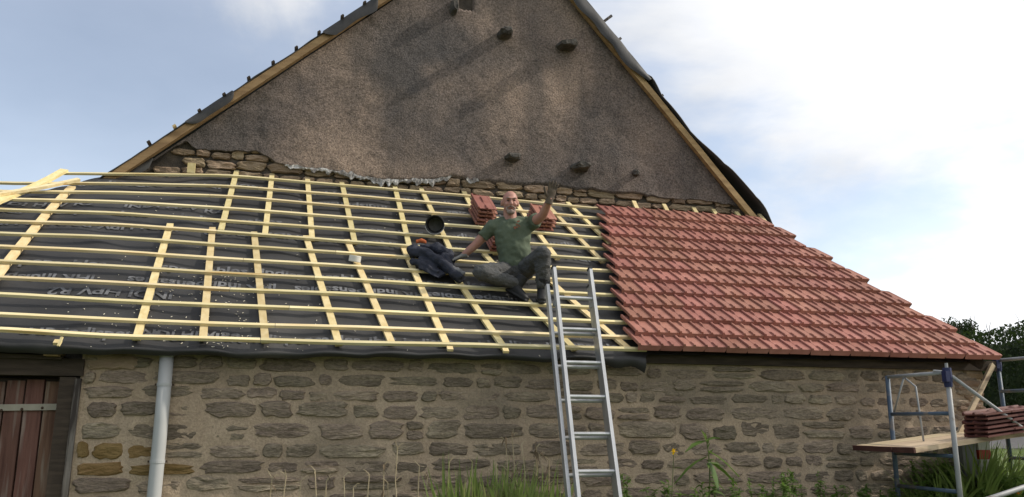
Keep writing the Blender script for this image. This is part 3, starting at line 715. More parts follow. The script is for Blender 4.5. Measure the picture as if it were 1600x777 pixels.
def rb(t):
    b = 0.14*math.exp(-((t-0.55)/0.38)**2)+0.10*math.exp(-((t-1.15)/0.35)**2)+0.03*abs(math.sin(t*5))
    b += 0.05*sst(tb0-0.35, tb0, t)*(1 if t < tb0+0.04 else 0.5)
    return b
sheet(Ro, Rd, Rn, -0.15, RLEN, YG-0.14, YG+9, 0.070, 0.012, 2, rb)
# the sheet folded down over the rafter here and there
def flap(o_, d_, n_, t0, t1, h0, depth, y, seed, sharp=0):
    n = max(6, int((t1-t0)/0.05)); V, Fc = [], []
    for i in range(n+1):
        t = t0+(t1-t0)*i/n; e = min(1, 6*min(i, n-i)/n+0.35); dd = depth*e*(0.85+0.3*mnoise.noise(Vector((t*3, seed, 0))))
        for j in range(5):
            q = j/4; V.append(on(o_, d_, n_, t, h0-dd*q, y-0.010-0.025*math.sin(q*2.4)+0.008*mnoise.noise(Vector((t*5, q*3, seed)))))
    Fc = [(i*5+j, (i+1)*5+j, (i+1)*5+j+1, i*5+j+1) for i in range(n) for j in range(4)]
    obj('sheet_flap', (V, Fc), M['underlay'], barn, smooth=True)
flap(Lo, Ld, Ln, tl(300, 207), tl(371, 157), 0.11, 0.13, YG-0.135, 1); flap(Lo, Ld, Ln, tl(512, 68), tl(592, 12), 0.11, 0.16, YG-0.135, 2)
flap(Ro, Rd, Rn, tb0, RLEN, 0.12, 0.20, YG-0.13, 3)
flap(Lo, Ld, Ln, 0.0, tl(1040-800, 250), 0.00, 0.10, YG-0.05, 4)
for q in [(278, 208), (316, 183), (353, 157), (391, 132), (428, 107), (464, 84), (499, 61), (534, 37), (569, 15), (241, 236)]:
    t = tl(*q); obj('batten_end', sweep([on(Lo, Ld, Ln, t, 0.116, YG-0.17-0.05*random.random()), on(Lo, Ld, Ln, t, 0.116, YG+5)], 0.038, 0.022, Ln), M['counter'] if q[0] == 278 else M['darkwood'], barn)
for q, l in (((934, 42), 0.20), ((950, 76), 0.10), ((1022, 160), 0.05), ((1050, 195), 0.04)):
    t = tr(*q); a = on(Ro, Rd, Rn, t, 0.05, YG-0.05); obj('batten_end', sweep([a, a+Vector((l*0.85, 0, l*0.75))+Rn*0.05], 0.035, 0.028, Vector((0, 1, 0))), M['jamb'], barn)
# main roof battens of the far slopes keep the sheet down
obj('ridge_board', sweep([(AX, YG-0.1, AZ+0.05), (AX, YG+9, AZ+0.05)], 0.08, 0.12), M['darkwood'], barn)
obj('side_wall', box((-2.3, YG+4.5, 2.1), (0.4, 8.0, 3.9)), M['gback'], barn)
obj('side_wall', box((6.0, YG+4.5, 2.1), (0.4, 8.0, 3.9)), M['gback'], barn)

# ------------------------------------------------------------------ ladder
lad = thing('ladder', 'silver aluminium two-part ladder leaning on the eaves beside the sitting man', 'ladder', loc=(0, 0, 0))
TL_ = math.tan(R(73)); lu = Vector((0, math.cos(R(73)), math.sin(R(73)))); lnr = Vector((0, -math.sin(R(73)), math.cos(R(73))))
def lp(x, z, off=0.0): return Vector((x, 6.66+(z-2.24)/TL_, z)) + lnr*off
def section(xa, xb, z0, z1, off, rz):
    for x in (xa, xb):
        r_ = obj('rail', sweep([lp(x, z0, off), lp(x, z1, off)], 0.028, 0.062, lnr), M['alu'], lad)
        obj('end_cap', sweep([lp(x, z1, off), lp(x, z1+0.02, off)], 0.031, 0.066, lnr), M['rubber'], r_)
    for z in rz: obj('rung', tube([lp(xa, z, off), lp(xb, z, off)], 0.0165, 10), M['alu'], lad)
def lz(px, py):
    r = ray(px, py); k_ = (6.66+(EYE-2.24)/TL_)/(r.y-r.z/TL_); return EYE+r.z*k_
zr = [lz(905, y) for y in (738.6, 680, 622, 569, 517.5, 469)]; dz_ = (zr[-1]-zr[0])/5
zr = [zr[0]-dz_*k for k in range(1, 4) if zr[0]-dz_*k > ground(2.3, 6.0)+0.1]+zr
section(2.152, 2.492, ground(2.3, 6.0)-0.02, lz(861, 422), 0.035, zr)
section(2.098, 2.497, ground(2.3, 6.0)-0.02, lz(855, 443), -0.036, [z-0.012 for z in zr[:-1]])
for x in (2.152, 2.492): obj('guide_bracket', box(lp(x, 2.62, 0.0), (0.036, 0.10, 0.05)), M['steel'], lad)

# ------------------------------------------------------------------ the man
man = thing('person', 'bald man in green t-shirt and grey trousers sitting on the roof battens, gloved hand raised', 'person')
J = dict(pel=aty(804, 424, 7.86), bel=aty(804, 398, 7.84), che=aty(801, 368, 7.83), nek=aty(798, 342, 7.82), hed=aty(797, 317, 7.79),
         rs=aty(768, 355, 7.86), re=aty(743, 383, 7.96), rw=aty(723, 400, 8.04), ls=aty(828, 351, 7.82), le=aty(848, 337, 7.55), lw=aty(859, 311, 7.36),
         rh=aty(788, 425, 7.82), rk=aty(752, 426, 7.52), ra=aty(806, 444, 7.60), lh=aty(820, 422, 7.80), lk=aty(848, 397, 7.44), la=aty(848, 443, 7.53))
mid = lambda a, b, t=0.5: J[a].lerp(J[b], t) if isinstance(a, str) else a.lerp(b, t)
def limb(a, b, ra, rb, bulge=1.0, n=4):
    pts = [J[a].lerp(J[b], i/n) for i in range(n+1)]; rr = [(ra*(1-i/n)+rb*i/n)*(1+(bulge-1)*math.sin(math.pi*i/n)) for i in range(n+1)]
    return join(tube(pts, rr, 14), ball(J[a], ra), ball(J[b], rb))
XV = Vector((1, 0, 0))
hc = J['hed']
hrot = Matrix.Rotation(R(8), 3, 'X') @ Matrix.Rotation(R(-6), 3, 'Z')
def hp(x, y, z): return hc + hrot @ (Vector((x, y, z))*1.07)
head = join(ball(hp(0, 0.012, 0.022), (0.078, 0.094, 0.098), hrot, 20, 14), ball(hp(0, -0.022, -0.050), (0.060, 0.066, 0.066), hrot, 16, 12), ball(hp(0, -0.052, -0.088), (0.034, 0.030, 0.026), hrot),
            tube([hp(0, 0.03, -0.05), J['nek']+Vector((0, 0.01, -0.03))], [0.063, 0.072], 14),
            tube([hp(0, -0.078, 0.018), hp(0, -0.100, -0.022)], [(0.010, 0.012), (0.017, 0.016)], 10), ball(hp(0, -0.098, -0.026), (0.018, 0.016, 0.013), hrot, 10, 7),
            ball(hp(0, -0.072, 0.034), (0.052, 0.020, 0.012), hrot, 12, 7), ball(hp(-0.036, -0.062, -0.022), (0.026, 0.024, 0.024), hrot, 10, 8), ball(hp(0.036, -0.062, -0.022), (0.026, 0.024, 0.024), hrot, 10, 8),
            ball(hp(-0.079, 0.016, -0.006), (0.012, 0.020, 0.034), hrot, 10, 8), ball(hp(0.079, 0.016, -0.006), (0.012, 0.020, 0.034), hrot, 10, 8))
torso_b = tube([J['pel'], J['bel'], J['che'], J['nek']], [(0.14, 0.10), (0.145, 0.11), (0.165, 0.11), (0.06, 0.055)], 18, ex=XV)
arms = join(limb('rs', 're', 0.052, 0.043, 1.06), limb('re', 'rw', 0.043, 0.030, 1.08), limb('ls', 'le', 0.053, 0.045, 1.06), limb('le', 'lw', 0.046, 0.031, 1.08))
legs = join(limb('rh', 'rk', 0.085, 0.058), limb('rk', 'ra', 0.055, 0.038), limb('lh', 'lk', 0.085, 0.058), limb('lk', 'la', 0.055, 0.038))
body = remesh('body', join(head, torso_b, arms, legs), M['skin'], man, 0.0075, 3, 0.5)
for s in (-1, 1):
    obj('eye', ball(hp(s*0.031, -0.078, 0.012), (0.013, 0.008, 0.0055), hrot, 10, 6), M['eye'], man)
    obj('eyebrow', tube([hp(s*0.014, -0.092, 0.033), hp(s*0.034, -0.088, 0.038), hp(s*0.054, -0.072, 0.031)], [0.004, 0.005, 0.003], 6), M['beard'], man)
obj('mouth', ball(hp(0, -0.089, -0.060), (0.022, 0.006, 0.004), hrot, 10, 6), M['lip'], man)
remesh('beard', join(tube([hp(-0.036, -0.066, -0.052), hp(-0.018, -0.090, -0.046), hp(0, -0.094, -0.043), hp(0.018, -0.090, -0.046), hp(0.036, -0.066, -0.052)], [0.007, 0.008, 0.007, 0.008, 0.007], 8),
        tube([hp(-0.040, -0.062, -0.052), hp(-0.033, -0.072, -0.084)], [0.009, 0.014], 8), tube([hp(0.040, -0.062, -0.052), hp(0.033, -0.072, -0.084)], [0.009, 0.014], 8),
        ball(hp(0, -0.072, -0.096), (0.043, 0.030, 0.026), hrot), ball(hp(0, -0.088, -0.080), (0.014, 0.010, 0.010), hrot)), M['beard'], man, 0.005, 2, 0.5)
# t-shirt
sl_ = J['ls'].lerp(J['le'], 0.52); sr_ = J['rs'].lerp(J['re'], 0.55)
shirt = join(tube([J['pel']+Vector((0, 0, -0.03)), J['pel']+Vector((0, 0, 0.05)), J['bel'], J['bel'].lerp(J['che'], 0.55), J['che']+Vector((0, 0, 0.03)), J['nek'].lerp(J['che'], 0.28), J['nek']+Vector((0, 0, -0.005))],
             [(0.150, 0.118), (0.163, 0.130), (0.170, 0.140), (0.180, 0.132), (0.195, 0.125), (0.150, 0.100), (0.066, 0.066)], 22, ex=XV),
             tube([J['rs']+Vector((0.06, 0, 0.012)), J['rs'], sr_], [0.075, 0.072, 0.068], 16), tube([J['ls']+Vector((-0.06, 0, 0.012)), J['ls'], sl_], [0.075, 0.073, 0.073], 16), ball(J['rs'], 0.073), ball(J['ls'], 0.073), tube([J['rs'], J['nek']+Vector((-0.03, 0.015, -0.015))], [0.065, 0.052], 12), tube([J['ls'], J['nek']+Vector((0.03, 0.015, -0.015))], [0.065, 0.052], 12))
remesh('t_shirt', shirt, M['shirt'], man, 0.009, 4, 0.5, 0.012, 9)
obj('shirt_print', join(*[box(aty(808+dx, 351+dy, 7.672), (0.028, 0.004, 0.014), Matrix.Rotation(a, 3, 'Y')) for dx, dy, a in ((0, 0, 0.3), (-4, 5, 0.9), (2, -5, -0.4), (-1, 4, 0.1), (3, 2, 0.6))]), M['redprint'], man)
# trousers
tr_ = join(ball(J['pel']+Vector((0, 0, -0.02)), (0.170, 0.135, 0.110)), limb('rh', 'rk', 0.105, 0.083, 1.0), limb('rk', 'ra', 0.080, 0.064, 1.02), limb('lh', 'lk', 0.105, 0.083, 1.0), limb('lk', 'la', 0.080, 0.068, 1.04),
           tube([J['pel'], J['pel']+Vector((0, 0, 0.07))], [(0.165, 0.13), (0.155, 0.122)], 18, ex=XV))
remesh('trousers', tr_, M['trouser'], man, 0.009, 3, 0.5, 0.013, 11)
# boots
def boot(ankle, toe_dir, up_):
    d = toe_dir.normalized(); u = (up_-d*up_.dot(d)).normalized(); sd = d.cross(u)
    return join(tube([ankle+u*0.09, ankle, ankle-u*0.05], [0.060, 0.057, 0.054], 12), tube([ankle-u*0.06-d*0.06, ankle-u*0.055, ankle-u*0.07+d*0.09, ankle-u*0.085+d*0.165, ankle-u*0.09+d*0.19], [(0.045, 0.045), (0.052, 0.055), (0.052, 0.042), (0.046, 0.03), (0.03, 0.02)], 12, ex=sd),
                tube([ankle-u*0.105-d*0.07, ankle-u*0.110+d*0.05, ankle-u*0.113+d*0.20], [(0.045, 0.016), (0.050, 0.016), (0.036, 0.014)], 12, ex=sd))
remesh('boot', boot(J['la']+Vector((0, 0.0, -0.03)), Vector((-0.25, -0.8, -0.35)), Vector((0, -0.25, 1))), M['boot'], man, 0.007, 2, 0.5)
remesh('boot', boot(J['ra']+Vector((0.02, -0.01, 0)), Vector((0.55, -0.62, -0.45)), Vector((0.2, 0.2, 1))), M['boot'], man, 0.007, 2, 0.5)
# gloves: palm, four fingers, thumb
def hand(wr, d, side, nrm, curl, spread, m, thumb_sign, s=1.0):
    d = d.normalized(); side = (side-d*side.dot(d)).normalized(); nrm = d.cross(side).normalized()*(1 if d.cross(side).dot(nrm) > 0 else -1)
    pc = wr+d*0.055*s
    vf = [tube([wr-d*0.05*s, wr, wr+d*0.03*s, wr+d*0.075*s, wr+d*0.098*s], [(0.040*s, 0.036*s), (0.036*s, 0.030*s), (0.043*s, 0.021*s), (0.048*s, 0.019*s), (0.044*s, 0.015*s)], 14, ex=side)]
    for k, (o_, l) in enumerate(((-0.034, 0.078), (-0.012, 0.090), (0.011, 0.086), (0.033, 0.068))):
        p = wr+d*0.085*s+side*(o_*s*thumb_sign*-1*-1); pts = [p]; dd = d+side*(o_*spread)
        for q in range(3):
            dd = (dd+nrm*curl).normalized(); p = p+dd*(l*s*(0.42, 0.33, 0.27)[q]); pts.append(p)
        vf.append(tube(pts, [0.0115*s, 0.0112*s, 0.0102*s, 0.0085*s], 8)); vf.append(ball(pts[-1], 0.0088*s, nu=8, nv=6))
    p = wr+d*0.020*s-side*(0.034*s*thumb_sign); dd = (d*0.75-side*thumb_sign*0.75+nrm*0.2).normalized(); pts = [p]
    for q in range(3):
        p = p+dd*(0.034*s); dd = (dd+d*0.25).normalized(); pts.append(p)
    vf.append(tube(pts, [0.017*s, 0.0145*s, 0.0125*s, 0.010*s], 8)); vf.append(ball(pts[-1], 0.010*s, nu=8, nv=6))
    return remesh('glove', join(*vf), m, man, 0.0045, 2, 0.4)
hand(J['lw'], aty(866, 284, 7.30)-J['lw'], Vector((1, 0.15, -0.1)), Vector((0, -1, 0)), 0.06, 6.0, M['glove_palm'], 1)
hand(J['rw'], aty(700, 410, 8.10)-J['rw'], Vector((0.5, -0.6, 0.25)), Vector((0, 0, -1)), 0.10, 4.0, M['glove'], -1)

# ------------------------------------------------------------------ things lying on the roof
def loose_tile(P, u, v, label, group, m=None, lift=0.0):
    u = u.normalized(); v = (v-u*v.dot(u)).normalized(); n_ = u.cross(v)
    o = bpy.data.objects.new('roof_tile', TM2); COL.objects.link(o)
    mw = Matrix((u, v, n_)).transposed().to_4x4(); mw.translation = P+n_*lift; o.matrix_world = mw
    tag(o, label, 'roof tile', group)
    if m:
        o.material_slots[0].link = 'OBJECT'; o.material_slots[0].material = m
    return o
ORD = ['bottom', 'second from bottom', 'third from bottom', 'fourth from bottom', 'fifth from bottom', 'sixth from bottom', 'seventh from bottom', 'eighth from bottom', 'ninth from bottom', 'tenth from bottom']
def stack(px, py, n, u, v, where, group, off=0.014, m=None, P=None):
    P = P or hit(px, py)+NR*off; rr = random.Random(px)
    nrm = u.cross(v).normalized()
    for k in range(n):
        w_ = 'topmost' if k == n-1 else ORD[k]
        q = P + nrm*(0.047*k) + u.normalized()*rr.uniform(-0.012, 0.012) + v.normalized()*rr.uniform(-0.014, 0.014)
        loose_tile(q, u, v, f'{w_} red clay tile of the stack {where}', group, m)
stack(742, 353, 5, Vector((1, 0.06, 0)), UPS, 'on the battens left of the man\'s head', 'tiles stacked left of the head')
stack(836, 362, 4, Vector((1, 0.05, 0)), UPS, 'on the battens behind the man\'s raised arm', 'tiles stacked behind the raised arm')
stack(766, 396, 4, Vector((1, 0.05, 0)), UPS, 'half hidden behind the man\'s back', 'tiles stacked behind the back')

# bucket
bk = thing('bucket', 'black rubber bucket lying on the battens above the dark jacket, mouth towards the viewer', 'bucket')
bp = hit(679, 367)+NR*0.100+UPS*0.05; brot = Vector((-0.18, -0.90, -0.22)).to_track_quat('Z', 'Y').to_matrix()
obj('shell', lathe([(0.001, -0.14), (0.070, -0.14), (0.074, -0.13), (0.098, 0.06), (0.104, 0.062), (0.104, 0.072), (0.094, 0.072), (0.070, -0.125), (0.001, -0.125)], bp, brot, 28), M['rubber'], bk, smooth=True)
obj('cement_residue', lathe([(0.001, -0.10), (0.05, -0.105), (0.074, -0.09), (0.0755, -0.08)], bp, brot, 20), M['cement'], bk, smooth=True)
hb = [bp+brot @ Vector((0.105*math.cos(t), 0.105*math.sin(t), 0.06-0.05*math.sin(t+0.4))) for t in [math.pi*(1.05+0.9*i/12) for i in range(13)]]
obj('handle', tube(hb, 0.0035, 6), M['steel'], bk)
# tape roll
tp = hit(554, 411)+NR*0.045
tag(obj('tape_roll', lathe([(0.038, -0.03), (0.056, -0.03), (0.058, -0.026), (0.058, 0.026), (0.056, 0.03), (0.038, 0.03), (0.038, -0.03)], tp, Matrix.Rotation(R(10), 3, 'X') @ Matrix.Rotation(0.1, 3, 'Y'), 24), M['whiteplastic'], smooth=False),
    'small white roll resting on a counter batten left of the dark jacket', 'roll')
# jacket
jk = thing('jacket', 'crumpled dark navy work jacket with orange lining lying under the man\'s gloved hand', 'jacket')
def jp(px, py, off): return hit(px, py)+NR*off
jv = join(tube([jp(640, 402, 0.04), jp(655, 404, 0.07), jp(675, 413, 0.08), jp(695, 425, 0.075), jp(712, 438, 0.06), jp(720, 442, 0.04)], [(0.05, 0.05), (0.085, 0.06), (0.095, 0.06), (0.085, 0.055), (0.07, 0.05), (0.05, 0.04)], 14),
          tube([jp(655, 394, 0.05), jp(680, 398, 0.07), jp(700, 407, 0.06), jp(706, 416, 0.04)], [0.045, 0.06, 0.055, 0.04], 12),
          tube([jp(640, 412, 0.03), jp(660, 421, 0.045), jp(685, 434, 0.04)], [0.03, 0.045, 0.035], 10), ball(jp(648, 400, 0.06), (0.09, 0.07, 0.05)),
          tube([jp(668, 412, 0.06), jp(668, 425, 0.04), jp(690, 436, 0.03)], [(0.09, 0.035), (0.10, 0.03), (0.06, 0.02)], 12), tube([jp(690, 410, 0.07), jp(700, 424, 0.06)], [0.06, 0.05], 12))
remesh('cloth', jv, M['navy'], jk, 0.007, 2, 0.5, 0.024, 7)
remesh('lining', join(tube([jp(648, 393, 0.115), jp(656, 393, 0.125), jp(664, 395, 0.115)], [(0.012, 0.02), (0.016, 0.024), (0.010, 0.016)], 10)), M['orange'], jk, 0.007, 2, 0.4, 0.01, 14)
remesh('cuff', join(tube([jp(704, 432, 0.09), jp(716, 439, 0.085), jp(722, 440, 0.07)], [(0.035, 0.03), (0.045, 0.035), (0.030, 0.03)], 12)), M['greycloth'], jk, 0.008, 2, 0.4, 0.02, 14)

# ------------------------------------------------------------------ scaffold
sc = thing('scaffold', 'blue tube scaffold of two frames with a diagonal brace at the wall\'s right corner', 'scaffold')
F1x, F1f, F1n = 5.41, 6.70, 5.95
F2x, F2f, F2n = 6.98, 6.98, 6.23
g1, g2 = ground(F1x, 6.3), ground(F2x, 6.6)
def post(x, y, z0, z1, lean_=0.0, m=None): return obj('post', tube([(x+lean_, y, z0), (x, y, z1)], 0.0215, 12), m or M['blue'], sc, smooth=True)
post(F1x, F1f, g1-0.03, 2.045); post(F1x, F1n, g1-0.03, 2.045, 0.0, M['steel'])
post(F2x+0.0, F2f, g2-0.03, 2.25, 0.03); post(F2x+0.0, F2n, g2-0.03, 2.25, 0.03)
def rung_(x, ya, yb, z, m): obj('rung', tube([(x, ya, z), (x, yb, z)], 0.017, 10), m, sc, smooth=True)
rung_(F1x, F1f, F1n, 2.035, M['steel']); rung_(F1x, F1f, F1n, 1.69, M['blue']); rung_(F1x, F1f, F1n, 1.335, M['blue']); rung_(F1x, F1f, F1n, 1.045, M['blue'])
rung_(F2x, F2f, F2n-0.2, 2.245, M['steel']); rung_(F2x, F2f, F2n-0.2, 1.93, M['blue']); rung_(F2x+0.015, F2f, F2n, 1.27, M['blue'])
obj('brace', tube([(F1x+0.02, F1n-0.03, 2.00), (F2x+0.05, F2n-0.05, 1.15)], 0.015, 10), M['steel'], sc, smooth=True)
obj('brace', tube([(F1x, F1f-0.21, 2.03), (F1x, F1f-0.36, 1.93), (F1x, F1f-0.40, 1.33)], 0.0085, 8), M['steel'], sc, smooth=True)
obj('brace', tube([(F1x, F1f-0.05, 1.71), (F1x, F1f-0.22, 2.02)], 0.0085, 8), M['steel'], sc, smooth=True)
for (x, y, z, l) in ((F1x, F1n, 2.00, 0.15), (F2x, F2f, 2.205, 0.12)):
    c = obj('clamp', join(tube([(x, y, z-l*0.6), (x, y, z-l*0.1), (x, y, z+l*0.5)], [0.032, 0.040, 0.036], 12), box((x-0.035, y-0.02, z+0.0), (0.04, 0.05, 0.09))), M['clamp'], sc)
    obj('spigot', tube([(x, y, z+l*0.5), (x, y, z+l*0.5+0.04)], 0.013, 8), M['steel'], c)
obj('toggle', tube([(F1x-0.005, F1n+0.02, 2.04), (F1x-0.01, F1n+0.14, 2.055)], 0.012, 8), M['steel'], sc)
obj('base_plate', box((F1x, F1f, g1+0.0), (0.12, 0.12, 0.012)), M['steel'], sc); obj('base_plate', box((F1x, F1n, g1), (0.12, 0.12, 0.012)), M['steel'], sc)
# planks
pa, pb_ = Vector((4.93, 6.27, 1.385)), Vector((7.45, 6.694, 1.623)); pd = (pb_-pa).normalized(); ps = Vector((pd.y, -pd.x, 0)).normalized(); pn = ps.cross(pd)
if pn.z < 0: pn = -pn
for k, (o_, c) in enumerate(((0.225, 'nearest the viewer'), (0.0, 'in the middle'), (-0.225, 'nearest the stone wall'))):
    t = thing('scaffold_plank', f'weathered scaffold plank with dark painted end, {c}', 'plank', 'planks of the scaffold deck')
    a = pa+ps*o_+pd*random.uniform(0, 0.04)
    pts = [a+pd*(0.02+q*0.42) + pn*0.003*random.uniform(-1, 1) for q in range(7)]
    obj('board', sweep(pts, 0.215, 0.042, pn), M['plank'], t)
    obj('painted_end', sweep([a-pd*0.003, a+pd*0.02], 0.217, 0.044, pn), M['plank_end'], t)
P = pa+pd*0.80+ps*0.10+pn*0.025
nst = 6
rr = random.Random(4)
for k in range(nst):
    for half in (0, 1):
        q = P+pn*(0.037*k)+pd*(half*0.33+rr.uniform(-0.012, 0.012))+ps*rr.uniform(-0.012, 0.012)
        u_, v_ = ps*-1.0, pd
        o = loose_tile(q + ps*0.12, u_ if u_.cross(v_).z > 0 else ps, v_, f"{'topmost' if k == nst-1 else ORD[k]} red tile coloured as if in shade, {'left' if not half else 'right'} pile of the stack on the scaffold planks", 'tiles stacked on the scaffold', M['tile_shaded'])
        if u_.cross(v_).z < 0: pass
# wooden prop by the corner
pr0, pr1 = aty(1551, 570, 6.92), aty(1526, 622, 6.80)
tag(obj('wooden_prop', sweep([pr1+(pr1-pr0)*1.2, pr0], 0.05, 0.03, Vector((0, 1, 0))), M['plank']), 'slanting pale wooden lath beside the scaffold clamp under the roof corner', 'lath')
# loose tube low in the corner
a, b = aty(1515, 790, 5.4), aty(1625, 753, 6.0)
tag(obj('scaffold_tube', tube([a, a.lerp(b, 0.72), b], 0.021, 10), M['steel'], smooth=True), 'loose galvanised tube low in the plants under the scaffold', 'tube')

# roadside marker post ----------------------------------------------------
mpst = thing('marker_post', 'short white marker post with red band behind the scaffold', 'post')
YM = 6.88; a = aty(1533, 690, YM); gz = ground(a.x, YM)
obj('post_body', box((a.x, YM, a.z+0.02), (0.135, 0.06, 0.20)), M['whiteplastic'], mpst); obj('red_band', box((a.x, YM, a.z-0.125), (0.137, 0.062, 0.09)), M['redpaint'], mpst)
obj('post_foot', box((a.x, YM, (a.z-0.17+gz)/2-0.05), (0.133, 0.058, max(0.05, a.z-0.17-gz+0.1))), M['whiteplastic'], mpst)
a = aty(1508, 690, 6.9); gz = ground(a.x, 6.9)
tag(obj('kerb_post', join(box((a.x, 6.92, (a.z+0.12+gz)/2-0.05), (0.16, 0.12, a.z+0.12-gz+0.1)), box((a.x, 6.92, a.z+0.12), (0.14, 0.10, 0.03))), M['greyp']), 'grey concrete block standing left of the white marker post', 'block')

# ------------------------------------------------------------------ plants
def blade(p, d, l, w_, bend, rr, n=5):
    """a curved strap leaf"""
    p = Vector(p); d = Vector(d).normalized(); side = d.cross(Vector((0, -1, 0.15)))
    side = (side if side.length > 0.05 else Vector((1, 0, 0))).normalized(); side = (Matrix.Rotation(rr.uniform(-0.9, 0.9), 3, 'Z') @ side)
    V, Fc = [], []
    out = Vector((d.x, d.y, 0)); out = out.normalized() if out.length > 1e-3 else Vector((1, 0, 0))
    for i in range(n+1):
        t = i/n; q = p+d*(l*t)+out*(bend*l*t*t*0.6)-Vector((0, 0, bend*l*t*t*t*0.75))
        ww = w_*(1-t**2.2)*(0.55+0.45*min(1, t*4))+0.0008
        V += [q-side*ww/2, q+side*ww/2]
    Fc = [(2*i, 2*i+1, 2*i+3, 2*i+2) for i in range(n)]
    return V, Fc
def leafq(p, d, l, w_, rr, droop=0.3):
    d = Vector(d).normalized(); s = d.cross(Vector((rr.uniform(-0.4, 0.4), rr.uniform(-0.4, 0.4), 1))).normalized(); V, Fc = [], []
    for i, (t, ww) in enumerate(((0, 0.12), (0.3, 0.9), (0.6, 0.85), (1, 0.05))):
        q = p+d*(l*t)-Vector((0, 0, droop*l*t*t)); up_ = s.cross(d)*(0.12*w_)
        V += [q-s*ww*w_/2+up_, q, q+s*ww*w_/2+up_]
    for i in range(3): Fc += [(3*i, 3*i+1, 3*i+4, 3*i+3), (3*i+1, 3*i+2, 3*i+5, 3*i+4)]
    return V, Fc
rr = random.Random(77)
# strap-leaved clump below the man
def iris(px, y, n, hgt, label, seed, group=None, lean_=0.25, w_=0.032):
    rr = random.Random(seed); b = aty(px, 777, y); gz = ground(b.x, y)
    t = thing('strap_leaf_plant', label, 'plant', group); bl = []
    for _ in range(n):
        a = rr.uniform(0, 6.28); r_ = rr.uniform(0, 0.10); p = (b.x+r_*math.cos(a), y+r_*math.sin(a)*0.6, gz-0.02)
        bl.append(blade(p, (math.cos(a)*lean_*rr.random(), math.sin(a)*lean_*rr.random()*0.6, 1), hgt*rr.uniform(0.72, 1.05), w_*rr.uniform(0.7, 1.2), rr.uniform(0.0, 0.28), rr))
    obj('leaves', join(*bl), M['blade'], t, smooth=True)
    return b, gz
ztop = lambda px, py, y: aty(px, py, y).z
for i, (px, py) in enumerate(((715, 738), (742, 742), (768, 738), (795, 745), (822, 742), (850, 748))):
    y = 6.55+0.06*(i % 3); b = aty(px, 777, y)
    iris(px, y, 70, (ztop(px, py, y)-ground(b.x, y))*1.12+0.05, f"{['first', 'second', 'third', 'fourth', 'fifth', 'sixth'][i]} from the left of the green strap-leaved clumps below the man", 40+i, 'strap-leaved clumps along the wall')
# dry stalks
stalk = [(425, 748, -8), (447, 745, 4), (470, 752, 3), (492, 735, 2), (510, 752, 2), (537, 745, 5), (552, 762, -4), (577, 742, -6), (600, 727, 4), (606, 755, -5), (621, 700, 3), (655, 728, 3), (668, 745, 2), (702, 722, -10), (738, 722, -3), (775, 722, 4), (790, 690, -3), (800, 682, 2), (815, 694, 3), (838, 700, 4), (842, 712, -2), (858, 720, 3)]
for i, (px, py, dx) in enumerate(stalk):
    y = 6.6+0.1*rr.random(); tip = aty(px, py, y); base = Vector((aty(px+dx*1.5, 777, y).x+rr.uniform(-0.03, 0.03), y, ground(tip.x, y)-0.02))
    nl_ = sum(1 for q in stalk if q[0] < 690); o_ = ['first', 'second', 'third', 'fourth', 'fifth', 'sixth', 'seventh', 'eighth', 'ninth', 'tenth', 'eleventh', 'twelfth', 'thirteenth']
    if px < 690: lb = f"{o_[i]} dry tan stalk to the right of the downpipe, in front of the wall"; gp = 'dry stalks left of the strap leaves'
    else: lb = f"{o_[i-nl_]} from the left of the dry stalks among the strap leaves"; gp = 'dry stalks among the strap leaves'
    t = thing('dry_stalk', lb, 'stalk', gp)
    pts = [base.lerp(tip, q/5)+Vector((rr.uniform(-0.022, 0.022), rr.uniform(-0.01, 0.01), 0)) for q in range(5)]+[tip, tip+Vector((rr.uniform(-0.04, 0.04), -0.01, rr.uniform(-0.03, 0.07)))]
    vf = [tube(pts, [0.006, 0.006, 0.0055, 0.005, 0.0045, 0.004, 0.002], 6)]
    for q in range(3):
        p = pts[3+q % 3]; s = rr.choice((-1, 1)); vf.append(tube([p, p+Vector((s*0.03, 0, 0.03)), p+Vector((s*0.05, 0, 0.015+0.03*rr.random()))], [0.0035, 0.003, 0.0015], 5))
    obj('stem', join(*vf), M['dry'], t)
    if px > 780 or i % 4 == 0:
        lv = [leafq(pts[rr.randint(2, 5)]+Vector((0, 0, rr.uniform(-0.05, 0.05))), (rr.uniform(-1, 1), rr.uniform(-1, 0.3), -0.6), rr.uniform(0.03, 0.08), 0.022, rr, 0.6) for _ in range(6)]
        obj('withered_leaves', join(*lv), M['drybrown'], t)
# tall leafy plant with pale drooping leaf
tp_ = thing('tall_weed', 'tall leafy green weed with a pale drooping leaf against the wall right of the ladder', 'plant')
y = 6.62; tip = aty(1104, 676, y); base = Vector((aty(1108, 777, y).x+0.02, y, ground(tip.x, y)-0.02))
st = [base.lerp(tip, q/8)+Vector((0.012*math.sin(q*1.3), 0, 0)) for q in range(9)]
obj('stem', tube(st, [0.011-0.0008*q for q in range(9)], 8), M['stem'], tp_)
lv = []
for q in range(22):
    t = rr.uniform(0.28, 1.0); p = base.lerp(tip, t); a = rr.uniform(0, 6.28); l = rr.uniform(0.12, 0.24)*(1.2-0.75*t)
    lv.append(leafq(p, (math.cos(a), math.sin(a)*0.6, rr.uniform(0.0, 0.8) if t < 0.85 else 1.2), l, l*0.26, rr, 0.6 if t < 0.8 else 0.1))
for (px, py, tx, ty_) in ((1104, 690, 1074, 706), (1104, 690, 1128, 690), (1106, 705, 1145, 738), (1104, 715, 1062, 745), (1104, 720, 1142, 752)):
    p0, p1 = aty(px, py, y), aty(tx, ty_, y-0.06); d = p1-p0; lv.append(leafq(p0, d+Vector((0, 0, 0.08)), d.length*1.05, 0.065, rr, 0.35))
obj('leaves', join(*lv), M['leaf'], tp_, smooth=True)
